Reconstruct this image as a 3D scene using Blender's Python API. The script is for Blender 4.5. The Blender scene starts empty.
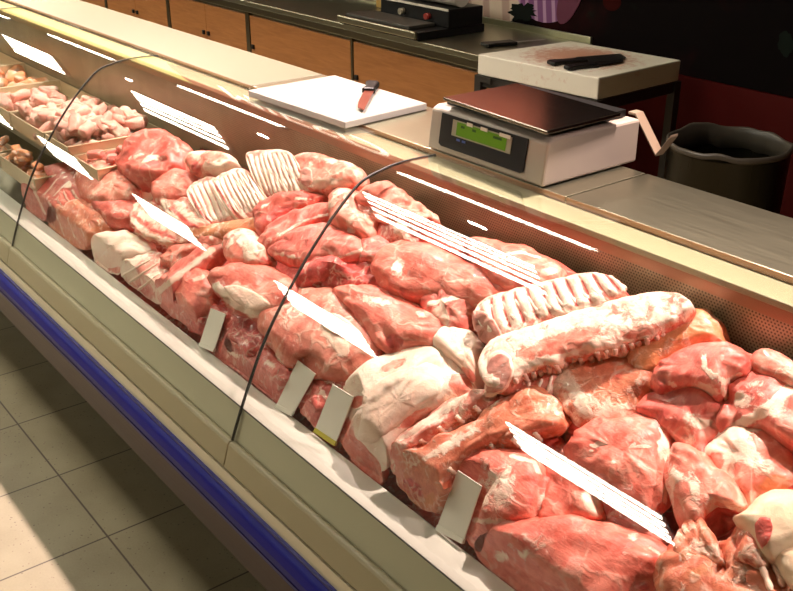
import bpy, bmesh, math, random
import numpy as np
from mathutils import Vector, Matrix, noise
random.seed(7)
C = bpy.context.scene.collection
S = bpy.context.scene

# ------------------------------------------------------------------ camera
HC = 1.92; YAW = math.radians(142.112); PIT = math.radians(24.871); F = 987.16; W, H = 793, 591
fw = np.array([math.cos(PIT)*math.cos(YAW), math.cos(PIT)*math.sin(YAW), -math.sin(PIT)])
rt = np.cross(fw, [0, 0, 1]); rt /= np.linalg.norm(rt); up = np.cross(rt, fw)
cam = bpy.data.cameras.new('camera'); camo = bpy.data.objects.new('camera', cam); C.objects.link(camo)
camo.matrix_world = Matrix(((rt[0], up[0], -fw[0], 0), (rt[1], up[1], -fw[1], 0), (rt[2], up[2], -fw[2], HC), (0, 0, 0, 1)))
cam.sensor_width = 36; cam.lens = 36*F/W; cam.clip_start = .05; cam.clip_end = 60
S.camera = camo

# ------------------------------------------------------------------ world, exposure
wd = bpy.data.worlds.new('world'); S.world = wd; wd.use_nodes = True
wd.node_tree.nodes['Background'].inputs[0].default_value = (1, .85, .65, 1)
wd.node_tree.nodes['Background'].inputs[1].default_value = .03
S.view_settings.view_transform = 'Standard'; S.view_settings.look = 'None'
S.view_settings.exposure = 0.22; S.view_settings.gamma = 1; S.view_settings.use_curve_mapping = False
S.cycles.use_denoising = True
S.cycles.max_bounces = 8; S.cycles.transparent_max_bounces = 16; S.cycles.caustics_reflective = False
S.cycles.sample_clamp_indirect = 4

# ------------------------------------------------------------------ lights of the shop
TUBE = 31.0          # radiance of the ceiling tubes
def area(name, loc, sx, sy, power, col, rot=(0, 0, 0), spread=180):
    l = bpy.data.lights.new(name, 'AREA'); l.shape = 'RECTANGLE'; l.size = sx; l.size_y = sy; l.energy = power; l.color = col
    l.spread = math.radians(spread)
    o = bpy.data.objects.new(name, l); o.location = loc; o.rotation_euler = rot; C.objects.link(o); return o
# warm pink meat lamps hung on a track above the staff side edge of the counter, aimed down at the meat
for i in range(6):
    area('meat_lamp', (.70-1.93*i, 2.0, 2.9), .12, .05, 58, (1, .78, .71), (math.radians(-24), 0, 0), 130)

# ------------------------------------------------------------------ helpers
def ray(px, py): return fw + rt*(px-W/2)/F + up*(H/2-py)/F
O = np.array([0, 0, HC])
def at(px, py, z): d = ray(px, py); return O + d*((z-HC)/d[2])
def aty(px, py, y): d = ray(px, py); return O + d*(y/d[1])
def atx(px, py, x): d = ray(px, py); return O + d*(x/d[0])
def pix(P):
    q = np.asarray(P)-O; w = q@fw
    return np.stack([W/2+F*(q@rt)/w, H/2-F*(q@up)/w], -1), w

class MB:
    def __init__(s): s.v = []; s.f = []; s.sm = []
    def add(s, vs, fs, smooth=False):
        o = len(s.v); s.v += [tuple(map(float, v)) for v in vs]
        s.f += [tuple(o+i for i in f) for f in fs]; s.sm += [smooth]*len(fs); return s
    def box(s, lo, hi, M=None):
        x0, y0, z0 = lo; x1, y1, z1 = hi
        vs = [(x0,y0,z0),(x1,y0,z0),(x1,y1,z0),(x0,y1,z0),(x0,y0,z1),(x1,y0,z1),(x1,y1,z1),(x0,y1,z1)]
        if M is not None: vs = [tuple(M@Vector(v)) for v in vs]
        return s.add(vs, [(3,2,1,0),(4,5,6,7),(0,1,5,4),(1,2,6,5),(2,3,7,6),(3,0,4,7)])
    def prism(s, prof, x0, x1, smooth=False):      # prof in (y,z), extruded along x
        n = len(prof); vs = [(x0, y, z) for y, z in prof]+[(x1, y, z) for y, z in prof]
        fs = [(i, (i+1) % n, n+(i+1) % n, n+i) for i in range(n)]
        s.add(vs, fs, smooth); s.add(vs, [tuple(range(n))[::-1], tuple(range(n, 2*n))]); return s
    def tube(s, pts, r, n=8, cap=True):
        pts = [Vector(p) for p in pts]; rs = r if isinstance(r, (list, tuple)) else [r]*len(pts)
        vs = []; t0 = (pts[1]-pts[0]).normalized(); ref = Vector((0, 0, 1)) if abs(t0.z) < .9 else Vector((1, 0, 0))
        for i, p in enumerate(pts):
            t = (pts[min(i+1, len(pts)-1)]-pts[max(i-1, 0)]).normalized()
            a = t.cross(ref).normalized(); b = t.cross(a).normalized(); ref = -b if b.dot(ref) < 0 else b
            a = t.cross(ref).normalized(); b = ref
            for k in range(n):
                g = 2*math.pi*k/n; vs.append(p+(a*math.cos(g)+b*math.sin(g))*rs[i])
        fs = []
        for i in range(len(pts)-1):
            for k in range(n): fs.append((i*n+k, i*n+(k+1) % n, (i+1)*n+(k+1) % n, (i+1)*n+k))
        s.add(vs, fs, True)
        if cap: s.add(vs, [tuple(range(n))[::-1], tuple((len(pts)-1)*n+k for k in range(n))], False)
        return s
    def lathe(s, prof, c=(0, 0), n=40):
        vs = []
        for r, z in prof:
            for k in range(n):
                g = 2*math.pi*k/n; vs.append((c[0]+r*math.cos(g), c[1]+r*math.sin(g), z))
        fs = [(i*n+k, i*n+(k+1) % n, (i+1)*n+(k+1) % n, (i+1)*n+k) for i in range(len(prof)-1) for k in range(n)]
        return s.add(vs, fs, True)
    def build(s, name, mat, parent=None, bevel=0, loc=None, weld=True):
        me = bpy.data.meshes.new(name); org = Vector(loc) if loc is not None else Vector((0, 0, 0))
        if parent is not None and loc is None: org = Vector(parent.location) if parent.parent is None else Vector(parent.location)+Vector(parent.parent.location)
        me.from_pydata([tuple(Vector(v)-org) for v in s.v], [], s.f)
        me.polygons.foreach_set('use_smooth', s.sm)
        if weld:
            bm = bmesh.new(); bm.from_mesh(me); bmesh.ops.remove_doubles(bm, verts=bm.verts, dist=1e-6)
            bmesh.ops.recalc_face_normals(bm, faces=bm.faces); bm.to_mesh(me); bm.free()
        me.materials.append(mat)
        o = bpy.data.objects.new(name, me); C.objects.link(o)
        if parent is not None: o.parent = parent; o.location = (0, 0, 0) if loc is None else tuple(org-Vector(parent.location))
        elif loc is not None: o.location = org
        if bevel:
            b = o.modifiers.new('bevel', 'BEVEL'); b.width = bevel; b.segments = 2; b.limit_method = 'ANGLE'
        return o
def thing(name, label, cat, loc=(0, 0, 0), group=None):
    o = bpy.data.objects.new(name, None); C.objects.link(o); o.location = loc; o.empty_display_size = .05
    return tag(o, label, cat, group)
def tag(o, label, cat, group=None):
    o['label'] = label; o['category'] = cat
    if group: o['group'] = group
    return o
def struct(o): o['kind'] = 'structure'; return o

# ------------------------------------------------------------------ materials
def mat(name, col=(.8, .8, .8), rough=.5, metal=0, emit=None, es=1, spec=.5, coat=0):
    m = bpy.data.materials.new(name); m.use_nodes = True; b = m.node_tree.nodes['Principled BSDF']
    b.inputs['Base Color'].default_value = (*col, 1); b.inputs['Roughness'].default_value = rough
    b.inputs['Metallic'].default_value = metal; b.inputs['Specular IOR Level'].default_value = spec
    b.inputs['Coat Weight'].default_value = coat
    if emit: b.inputs['Emission Color'].default_value = (*emit, 1); b.inputs['Emission Strength'].default_value = es
    return m
class NT:
    def __init__(s, m): s.t = m.node_tree; s.b = s.t.nodes['Principled BSDF']
    def n(s, typ, **kw):
        x = s.t.nodes.new(typ)
        for k, v in kw.items():
            if k.startswith('i_'):
                key = k[2:]; key = int(key) if key.isdigit() else key.replace('_', ' ')
                x.inputs[key].default_value = v
            else: setattr(x, k, v)
        return x
    def l(s, a, b): s.t.links.new(a, b)
    def math(s, op, a, b=None, clamp=False):
        x = s.n('ShaderNodeMath', operation=op, use_clamp=clamp)
        for i, v in enumerate((a, b)):
            if v is None: continue
            if isinstance(v, (int, float)): x.inputs[i].default_value = v
            else: s.l(v, x.inputs[i])
        return x.outputs[0]
    def mix(s, fac, a, b, blend='MIX'):
        x = s.n('ShaderNodeMix', data_type='RGBA', blend_type=blend)
        for i, v in ((0, fac), (6, a), (7, b)):
            if isinstance(v, (int, float)): x.inputs[i].default_value = v
            elif isinstance(v, tuple): x.inputs[i].default_value = (*v, 1)[:4]
            else: s.l(v, x.inputs[i])
        return x.outputs[2]
    def ramp(s, fac, p0, p1):
        x = s.n('ShaderNodeMapRange', interpolation_type='SMOOTHSTEP', clamp=True)
        s.l(fac, x.inputs[0]); x.inputs[1].default_value = p0; x.inputs[2].default_value = p1
        return x.outputs[0]
    def noise(s, vec, scale, detail=4, rough=.5, dist=0):
        x = s.n('ShaderNodeTexNoise'); s.l(vec, x.inputs['Vector'])
        x.inputs['Scale'].default_value = scale; x.inputs['Detail'].default_value = detail
        x.inputs['Roughness'].default_value = rough; x.inputs['Distortion'].default_value = dist
        return x.outputs[0]
    def mapping(s, vec, sc=(1, 1, 1), rot=(0, 0, 0)):
        x = s.n('ShaderNodeMapping'); s.l(vec, x.inputs[0]); x.inputs['Scale'].default_value = sc; x.inputs['Rotation'].default_value = rot
        return x.outputs[0]

def brushed(name, col, rough, stretch=(1, 30, 30), amt=.1, metal=1):
    m = mat(name, col, rough, metal); t = NT(m); tc = t.n('ShaderNodeTexCoord').outputs['Object']
    n = t.noise(t.mapping(tc, stretch), 6, 4)
    n2 = t.noise(tc, 3, 4)
    t.l(t.mix(t.math('MULTIPLY', n2, .5), col, tuple(c*.72 for c in col)), t.b.inputs['Base Color'])
    t.l(t.math('ADD', t.math('MULTIPLY', n, amt), rough-amt/2), t.b.inputs['Roughness'])
    return m
M = {}
M['steel'] = brushed('steel_worktop', (.46, .44, .31), .32)
M['steel_edge'] = brushed('steel_edge', (.36, .20, .12), .4, metal=.4)
M['dark_steel'] = brushed('dark_steel', (.20, .18, .12), .35)
M['steel_rear'] = brushed('steel_rear_worktop', (.46, .45, .32), .34)
M['cream'] = mat('cream_paint', (.66, .60, .44), .35)
M['cream_shelf'] = mat('cream_shelf', (.37, .355, .215), .4)
M['cream_top'] = mat('cream_worktop', (.185, .175, .12), .45, spec=.3)
M['white_ledge'] = mat('white_ledge', (.66, .64, .57), .3)
M['holder'] = mat('glass_holder', (.58, .57, .42), .32)
M['taupe'] = mat('taupe_panel', (.36, .32, .20), .38)
M['blue'] = mat('blue_bumper', (.004, .006, .22), .42, spec=.2)
M['darkblue'] = mat('dark_blue_groove', (.008, .010, .16), .4)
M['kick'] = brushed('kickplate', (.09, .068, .072), .4)
M['black'] = mat('black_plastic', (.008, .0075, .007), .4, spec=.3)
M['gasket'] = mat('black_gasket', (.008, .010, .008), .5)
M['white_pl'] = mat('white_plastic', (.72, .66, .55), .4)
M['offwhite'] = mat('off_white_plastic', (.42, .35, .29), .42)
M['arm'] = mat('tan_plastic', (.26, .19, .13), .45)
M['card'] = mat('white_card', (.90, .86, .76), .55)
M['lcd'] = mat('green_lcd', (.05, .10, .002), .3, emit=(.16, .34, .004), es=.22)
M['lcd_dark'] = mat('lcd_digit', (.01, .05, .003), .4)
M['bezel'] = mat('lcd_bezel', (.32, .28, .20), .4)
M['blade'] = mat('stained_blade', (.30, .08, .05), .3, .7)
M['steel_blade'] = mat('steel_blade', (.25, .24, .2), .3, .9)
M['trayyellow'] = mat('yellow_divider', (.75, .62, .08), .4)
M['traysteel'] = brushed('tray_steel', (.72, .60, .40), .35, metal=.4)
M['ceil'] = mat('ceiling_paint', (.30, .27, .20), .8)
M['wallp'] = mat('wall_paint', (.35, .31, .25), .8)
M['tube'] = mat('lit_tube', (.9, .9, .9), .5, emit=(1, .94, .78), es=TUBE)
M['tube_dim'] = mat('dimmer_lit_tube', (.9, .9, .9), .5, emit=(1, .92, .74), es=TUBE*.5)
M['frame_lamp'] = mat('lamp_housing', (.10, .09, .08), .5)
M['bagliner'] = mat('bin_liner', (.07, .06, .045), .35)
M['ochre'] = mat('ochre_box', (.42, .26, .06), .5)
M['redwall'] = mat('red_wall_paint', (.065, .002, .0015), .7, spec=.15)
# perforated stainless steel
def perf():
    m = mat('perforated_steel', (.42, .31, .20), .34, .5); t = NT(m); tc = t.n('ShaderNodeTexCoord').outputs['Object']
    sx = t.n('ShaderNodeSeparateXYZ'); t.l(tc, sx.inputs[0])
    P = .0072
    zr = t.math('DIVIDE', sx.outputs[2], P*.866); row = t.math('FLOOR', zr)
    xo = t.math('ADD', t.math('DIVIDE', sx.outputs[0], P), t.math('MULTIPLY', row, .5))
    fx = t.math('SUBTRACT', t.math('FRACT', xo), .5); fz = t.math('MULTIPLY', t.math('SUBTRACT', t.math('FRACT', zr), .5), .866)
    d = t.math('SQRT', t.math('ADD', t.math('MULTIPLY', fx, fx), t.math('MULTIPLY', fz, fz)))
    hole = t.math('SUBTRACT', 1, t.ramp(d, .22, .33))
    top = t.math('SUBTRACT', 1, t.ramp(sx.outputs[2], 1.150, 1.153))
    hole = t.math('MULTIPLY', hole, top)
    big = t.noise(tc, 5, 4, .6)
    base = t.mix(t.ramp(big, .35, .7), (.25, .20, .12), (.38, .33, .21))
    t.l(t.mix(hole, base, (.07, .05, .025)), t.b.inputs['Base Color'])
    t.l(t.math('SUBTRACT', .35, t.math('MULTIPLY', hole, .35)), t.b.inputs['Metallic'])
    return m
M['perf'] = perf()
# glass of the case: clear sheet that lets light through and mirrors the room by Schlick's law
def glassm():
    m = bpy.data.materials.new('case_glass'); m.use_nodes = True; nt = m.node_tree; nt.nodes.clear(); 
    class X(NT):
        def __init__(s, m): s.t = m.node_tree; s.b = None
    t = X(m)
    geo = t.n('ShaderNodeNewGeometry'); dt = t.n('ShaderNodeVectorMath', operation='DOT_PRODUCT')
    t.l(geo.outputs['Incoming'], dt.inputs[0]); t.l(geo.outputs['Normal'], dt.inputs[1])
    c = t.math('ABSOLUTE', dt.outputs['Value']); o = t.math('SUBTRACT', 1, c, True)
    p = t.math('POWER', o, 5); fac = t.math('ADD', t.math('MULTIPLY', p, .955), .045)
    tr = t.n('ShaderNodeBsdfTransparent'); tr.inputs[0].default_value = (.985, .99, .975, 1)
    gl = t.n('ShaderNodeBsdfGlossy'); gl.inputs['Roughness'].default_value = .015; gl.inputs[0].default_value = (1, 1, 1, 1)
    mx = t.n('ShaderNodeMixShader'); t.l(fac, mx.inputs[0]); t.l(tr.outputs[0], mx.inputs[1]); t.l(gl.outputs[0], mx.inputs[2])
    out = t.n('ShaderNodeOutputMaterial'); t.l(mx.outputs[0], out.inputs[0]); return m
M['glass'] = glassm()
def woodm():
    m = mat('beech_veneer', (.5, .2, .05), .42); t = NT(m); tc = t.n('ShaderNodeTexCoord').outputs['Object']
    v = t.mapping(tc, (1.2, 9, 14)); n = t.noise(v, 3.2, 6, .6, .6); n2 = t.noise(t.mapping(tc, (4, 60, 90)), 3, 3)
    c = t.mix(t.ramp(n, .3, .7), (.30, .115, .03), (.41, .17, .05)); c = t.mix(t.math('MULTIPLY', n2, .35), c, (.22, .08, .02))
    t.l(c, t.b.inputs['Base Color']); return m
M['wood'] = woodm()
def floorm():
    m = mat('terrazzo_tile', (.4, .36, .26), .38); t = NT(m); tc = t.n('ShaderNodeTexCoord').outputs['Object']
    s = t.n('ShaderNodeSeparateXYZ'); t.l(tc, s.inputs[0]); T = .4
    # seams measured in the photograph: one runs along y=.787, crossings at x=-3.237+.4k
    fx = t.math('ABSOLUTE', t.math('SUBTRACT', t.math('FRACT', t.math('ADD', t.math('DIVIDE', t.math('ADD', s.outputs[0], 3.237), T), 40.5)), .5))
    fy = t.math('ABSOLUTE', t.math('SUBTRACT', t.math('FRACT', t.math('ADD', t.math('DIVIDE', t.math('SUBTRACT', s.outputs[1], .787), T), 40.5)), .5))
    g = t.math('SUBTRACT', 1, t.ramp(t.math('MINIMUM', fx, fy), .004, .010))
    v = t.n('ShaderNodeTexVoronoi'); t.l(tc, v.inputs['Vector']); v.inputs['Scale'].default_value = 75
    v2 = t.n('ShaderNodeTexVoronoi'); t.l(tc, v2.inputs['Vector']); v2.inputs['Scale'].default_value = 34
    sp = t.math('SUBTRACT', 1, t.ramp(v.outputs['Distance'], .12, .24))
    sel = t.ramp(t.noise(tc, 40, 2), .5, .62)
    sp2 = t.math('SUBTRACT', 1, t.ramp(v2.outputs['Distance'], .07, .13))
    base = t.mix(t.ramp(t.noise(tc, 5, 5), .3, .7), (.19, .155, .085), (.25, .21, .125))
    base = t.mix(t.math('MULTIPLY', sp, t.math('MULTIPLY', sel, .95)), base, (.10, .05, .025))
    base = t.mix(t.math('MULTIPLY', sp2, .8), base, (.07, .05, .03))
    base = t.mix(t.math('MULTIPLY', t.noise(tc, 160, 2), .3), base, (.36, .30, .2))
    t.l(t.mix(g, base, (.05, .03, .015)), t.b.inputs['Base Color']); return m
M['floor'] = floorm()
def ceram():
    m = mat('stained_cutting_block', (.80, .75, .64), .5); t = NT(m); tc = t.n('ShaderNodeTexCoord').outputs['Object']
    d = t.n('ShaderNodeVectorMath', operation='LENGTH'); t.l(t.mapping(tc, (3.4, 3.6, .3)), d.inputs[0])
    n = t.noise(tc, 26, 5, .7); r = t.math('ADD', d.outputs['Value'], t.math('MULTIPLY', t.math('SUBTRACT', n, .5), 1.6))
    f = t.math('SUBTRACT', 1, t.ramp(r, .5, 1.15))
    f = t.math('MULTIPLY', f, .75)
    t.l(t.mix(f, (.80, .75, .62), (.50, .15, .06)), t.b.inputs['Base Color']); return m
M['block'] = ceram()
def boardm():
    m = mat('white_cutting_board', (.80, .76, .68), .35); t = NT(m); tc = t.n('ShaderNodeTexCoord').outputs['Object']
    n = t.noise(tc, 14, 5, .7); t.l(t.mix(t.ramp(n, .55, .85), (.41, .39, .35), (.31, .29, .24)), t.b.inputs['Base Color']); return m
M['board'] = boardm()

# meat: painted attribute says where muscle, deep red muscle, fat and tan membrane lie
def meatm(name, mus=((.66, .098, .068), (.84, .24, .175)), fat=((.96, .78, .65), (.90, .62, .49)), red=(.46, .045, .038), tan=(.60, .17, .06), marb=.30, grain=(1, 1, 1), sc=1.0):
    m = mat(name, mus[0], .34, 0, spec=.5, coat=.25); t = NT(m); tc = t.n('ShaderNodeTexCoord').outputs['Object']
    a = t.n('ShaderNodeAttribute', attribute_name='kind'); s = t.n('ShaderNodeSeparateColor'); t.l(a.outputs['Color'], s.inputs[0])
    n1 = t.noise(tc, 42*sc, 6, .65, .4); n2 = t.noise(tc, 16*sc, 4, .6, .8); gr = t.noise(t.mapping(tc, grain), 60*sc, 4, .6, .5)
    c = t.mix(t.ramp(n2, .3, .7), mus[0], mus[1]); c = t.mix(t.math('MULTIPLY', t.ramp(gr, .40, .68), .40), c, tuple(min(1, x*1.30+.02) for x in mus[1]))
    c = t.mix(t.math('MULTIPLY', t.ramp(n1, .52, .75), .35), c, tuple(x*.62 for x in mus[0]))
    j = t.math('MULTIPLY', t.math('SUBTRACT', n1, .5), 1.5)
    j2 = t.math('MULTIPLY', t.math('SUBTRACT', n2, .5), 1.1)
    rr = t.ramp(t.math('ADD', s.outputs[1], j2), .35, .62)
    c = t.mix(rr, c, t.mix(t.ramp(n1, .35, .65), red, tuple(min(1, x*1.5+.03) for x in red)))
    tt = t.ramp(t.math('ADD', s.outputs[2], j2), .35, .65)
    c = t.mix(tt, c, t.mix(t.ramp(n1, .3, .7), tan, tuple(min(1, x*1.25+.04) for x in tan)))
    # connective tissue veins
    wv = t.n('ShaderNodeTexVoronoi', feature='DISTANCE_TO_EDGE'); nn = t.n('ShaderNodeTexNoise'); t.l(tc, nn.inputs['Vector']); nn.inputs['Scale'].default_value = 18*sc
    ad = t.n('ShaderNodeVectorMath', operation='MULTIPLY_ADD'); t.l(nn.outputs['Color'], ad.inputs[0]); ad.inputs[1].default_value = (.06, .06, .06); t.l(t.mapping(tc, tuple(.5+.5*g for g in grain)), ad.inputs[2])
    t.l(ad.outputs[0], wv.inputs['Vector']); wv.inputs['Scale'].default_value = 17*sc
    vein = t.math('MULTIPLY', t.math('SUBTRACT', 1, t.ramp(wv.outputs['Distance'], .02, .10)), t.ramp(n2, .42, .6))
    fc = t.mix(t.ramp(t.noise(tc, 9*sc, 4), .35, .65), fat[0], fat[1])
    fc = t.mix(t.math('MULTIPLY', t.ramp(gr, .52, .75), .45), fc, mus[1])
    c = t.mix(t.math('MULTIPLY', vein, marb), c, fc)
    ff = t.ramp(t.math('ADD', s.outputs[0], j), .34, .62)
    c = t.mix(ff, c, fc); t.l(c, t.b.inputs['Base Color'])
    t.l(t.math('ADD', .26, t.math('MULTIPLY', n1, .25)), t.b.inputs['Roughness'])
    bp = t.n('ShaderNodeBump'); bp.inputs['Strength'].default_value = .55; bp.inputs['Distance'].default_value = .004
    hh = t.math('ADD', t.math('MULTIPLY', n1, 1.0), t.math('ADD', t.math('MULTIPLY', gr, .6), t.math('ADD', t.math('MULTIPLY', ff, .4), t.math('MULTIPLY', vein, .3))))
    t.l(hh, bp.inputs['Height']); t.l(bp.outputs[0], t.b.inputs['Normal'])
    t.b.inputs['Subsurface Weight'].default_value = .12; t.b.inputs['Subsurface Radius'].default_value = (.02, .006, .004); t.b.inputs['Subsurface Scale'].default_value = .5
    return m
M['meat'] = meatm('pork_muscle', grain=(.35, 1.6, 1.6))
M['meat2'] = meatm('pork_muscle_crossgrain', grain=(1.8, .5, .5), mus=((.64, .088, .070), (.80, .215, .165)))
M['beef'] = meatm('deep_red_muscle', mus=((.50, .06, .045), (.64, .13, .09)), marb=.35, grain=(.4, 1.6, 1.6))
M['fatty'] = meatm('fat_covered_meat', mus=((.68, .135, .095), (.85, .30, .22)), marb=.45)
M['rib'] = meatm('rib_meat', mus=((.66, .15, .11), (.82, .32, .25)), marb=1.0, sc=1.4, grain=(1, .6, .6))
M['trim'] = meatm('trimmings', mus=((.58, .08, .065), (.74, .21, .17)), marb=.55, sc=1.5)
M['carcass'] = meatm('carcass_meat', mus=((.60, .13, .07), (.72, .26, .15)), marb=.5, sc=1.3, tan=(.60, .20, .08))
M['skin'] = meatm('pale_skin', mus=((.80, .58, .40), (.86, .66, .48)), fat=((.88, .72, .54), (.84, .64, .46)), marb=0, sc=.5)
M['bone'] = meatm('rib_bone', mus=((.86, .66, .55), (.88, .72, .62)), marb=.3, sc=1.2)
M['ribpale'] = meatm('rib_pale_pink', mus=((.80, .42, .36), (.90, .62, .52)), marb=.5, sc=1.2)
M['face'] = meatm('cut_face', mus=((.66, .24, .20), (.76, .34, .28)), marb=.4, grain=(1, 1, 1), sc=.8)
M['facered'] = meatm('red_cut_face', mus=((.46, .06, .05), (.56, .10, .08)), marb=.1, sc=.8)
M['fatcap'] = meatm('fat_cap', mus=((.88, .64, .52), (.84, .56, .45)), marb=.4, sc=.8)
M['cube'] = meatm('diced_meat', mus=((.76, .25, .19), (.86, .42, .34)), marb=.9, sc=1.6)
M['cubeo'] = meatm('orange_diced_meat', mus=((.72, .20, .06), (.84, .34, .11)), marb=.6, sc=1.6, tan=(.7, .35, .1))

# ------------------------------------------------------------------ room
X0, X1, Y0, Y1, ZC = -18, 3.5, -7.5, 4.22, 3.0
struct(MB().box((X0, Y0, -.1), (X1, Y1, 0)).build('floor', M['floor']))
struct(MB().box((X0, Y0, ZC), (X1, Y1, ZC+.1)).build('ceiling', M['ceil']))
M['wallback'] = mat('dark_wall_paint', (.015, .006, .004), .8, spec=.1)
struct(MB().box((X0, Y1, 0), (X1, Y1+.1, ZC)).build('wall_back', M['wallback']))
struct(MB().box((X0, Y0-.1, 0), (X1, Y0, ZC)).build('wall_front', M['wallp']))
struct(MB().box((X0-.1, Y0, 0), (X0, Y1, ZC)).build('wall_left', M['wallp']))
struct(MB().box((X1, Y0, 0), (X1+.1, Y1, ZC)).build('wall_right', M['wallp']))
zred = aty(793, 99, Y1-.02)[2]
struct(MB().box((-3.655, Y1-.02, .02), (X1-.01, Y1-.0005, zred)).build('trim_1', M['redwall']))

# louvred ceiling lamps (they mirror in the case glass)
def lamp(x, y, first=[None], dim=False):
    if first[0] is None:
        r = thing('ceiling_lamp', 'lamp', 'lamp', (0, 0, ZC))
        MB().box((-.66, -.31, ZC-.05), (.66, .31, ZC-.001)).build('housing', M['frame_lamp'], r)
        for k in range(5):
            yy = -.23+.115*k
            MB().box((-.62, yy-.026, ZC-.062), (.62, yy+.026, ZC-.0505)).build('tube', M['tube'], r)
        first[0] = r; o = r
    else:
        o = first[0].copy(); C.objects.link(o)
        for c in first[0].children: d = c.copy(); C.objects.link(d); d.parent = o
    if dim: o.scale = (1.22, .2, 1)
    elif y < 0: o.scale = (1, .75, 1)
    o.location = (x, y, ZC); o['group'] = 'louvred ceiling lamps'
    o['label'] = 'bright ceiling lamp with five white tubes, seen only mirrored in the case glass'
for k in range(5):
    for y, dx in ((.66, 0), (-2.25, .1), (2.95, 0)):
        if y > 2:
            if k < 4: lamp(-3.65-2.85*k, y, dim=True)
            continue
        lamp(-3.34-2.85*k+dx, y)
# backlit shop sign above the back wall, mirrored in the flat top of the case glass
sg = thing('shop_sign', 'long backlit yellow and red wall sign with pale letters, mirrored in the case glass', 'sign', (-9, Y1, 2.5))
M['sred'] = mat('sign_red', (.6, .1, .05), .5, emit=(.62, .20, .12), es=.8)
M['syel'] = mat('sign_yellow', (.7, .6, .1), .5, emit=(1, .78, .30), es=1.2)
M['swhi'] = mat('sign_letters', (.8, .8, .75), .5, emit=(1, .85, .7), es=2.2)
MB().box((-8.6, 4.06, 2.2), (-4.0, 4.2185, 2.93)).build('red_panel', M['sred'], sg)
MB().box((-16, 4.06, 2.2), (-8.62, 4.2185, 2.93)).build('yellow_panel', M['syel'], sg)
def text(body, size, mtl, mw, name, parent, ext=.004, align='CENTER'):
    cu = bpy.data.curves.new(name, 'FONT'); cu.body = body; cu.size = size; cu.extrude = ext; cu.align_x = align; cu.align_y = 'CENTER'
    o = bpy.data.objects.new(name, cu); C.objects.link(o)
    bpy.context.view_layer.update()
    me = bpy.data.meshes.new_from_object(o); C.objects.unlink(o); bpy.data.objects.remove(o)
    m = bpy.data.objects.new(name, me); C.objects.link(m); me.materials.append(mtl)
    me.transform(mw)
    if parent:
        m.parent = parent; me.transform(Matrix.Translation(-Vector(parent.location)))
    return m
text('MI\u0118SO', .62, M['swhi'], Matrix.Translation((-6.55, 4.05, 2.57))@Matrix.Rotation(math.pi/2, 4, 'X')@Matrix.Diagonal((1.35, 1, 1, 1)), 'letters', sg)

# back wall picture: dark vegetables
mu = thing('vegetable_mural', 'dark wall picture of vegetables with a purple onion, behind the rear worktop', 'picture', (-5, Y1, 1.5))
M['mdark'] = mat('mural_dark', (.012, .004, .004), .8, spec=.06)
def muralm():
    t = NT(M['mdark']); tc = t.n('ShaderNodeTexCoord').outputs['Object']
    n = t.noise(tc, 1.6, 4, .6, .4); c = t.mix(t.ramp(n, .5, .72), (.003, .0015, .0015), (.022, .002, .002))
    n2 = t.noise(t.mapping(tc, (1, 1, 1.3)), 2.6, 4, .6, .3); c = t.mix(t.math('MULTIPLY', t.ramp(n2, .62, .74), .6), c, (.005, .012, .008))
    t.l(c, t.b.inputs['Base Color'])
muralm()
MB().box((-12, Y1-.012, zred+.004), (2.5, Y1-.0005, 2.18)).build('print', M['mdark'], mu)
def onm(name, a, b, sc):
    m = mat(name, a, .6); t = NT(m); tc = t.n('ShaderNodeTexCoord').outputs['Object']
    w = t.n('ShaderNodeTexWave'); t.l(t.mapping(tc, (1, 1, .35), (0, .35, 0)), w.inputs['Vector']); w.inputs['Scale'].default_value = sc; w.inputs['Distortion'].default_value = 1.2
    t.l(t.mix(t.ramp(w.outputs['Fac'], .55, .85), a, b), t.b.inputs['Base Color']); return m
def disc(name, pts, m, off):
    w = [aty(p[0], p[1], Y1-off) for p in pts]; n = len(w)
    vs = [tuple(p) for p in w]+[tuple(p+np.array([0, off-.0125, 0])) for p in w]
    b = MB().add(vs, [tuple(range(n)), tuple(range(n, 2*n))[::-1]]+[(i, (i+1) % n, n+(i+1) % n, n+i) for i in range(n)])
    return b.build(name, m, mu)
def ell(cx, cy, rx, ry, n=28, j=0, a=0):
    out = []
    for k in range(n):
        g = 2*math.pi*k/n; r = 1+(random.random()-.5)*j; x, y = rx*r*math.cos(g), ry*r*math.sin(g)
        out.append((cx+x*math.cos(a)-y*math.sin(a), cy+x*math.sin(a)+y*math.cos(a)))
    return out
disc('printed_garlic', ell(500, -14, 46, 36), onm('garlic_print', (.60, .48, .36), (.42, .28, .22), 2.0), .014)
disc('printed_onion', ell(547, -8, 30, 31, a=-.3), onm('onion_print', (.16, .05, .15), (.42, .24, .36), 5.0), .016)
disc('printed_onion_rim', ell(572, -8, 11, 34, a=.35), mat('onion_rim', (.10, .012, .035), .6), .017)
disc('printed_parsley', ell(522, 12, 14, 8, 40, .6), mat('parsley_print', (.008, .010, .008), .8, spec=.05), .018)
disc('printed_pepper', ell(612, 2, 9, 9, a=.5), mat('pepper_print', (.03, .003, .002), .8, spec=.05), .014)
disc('printed_leaf', ell(786, 44, 8, 12, 30, .3), mat('leaf_print', (.008, .012, .009), .8, spec=.05), .014)

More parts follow.
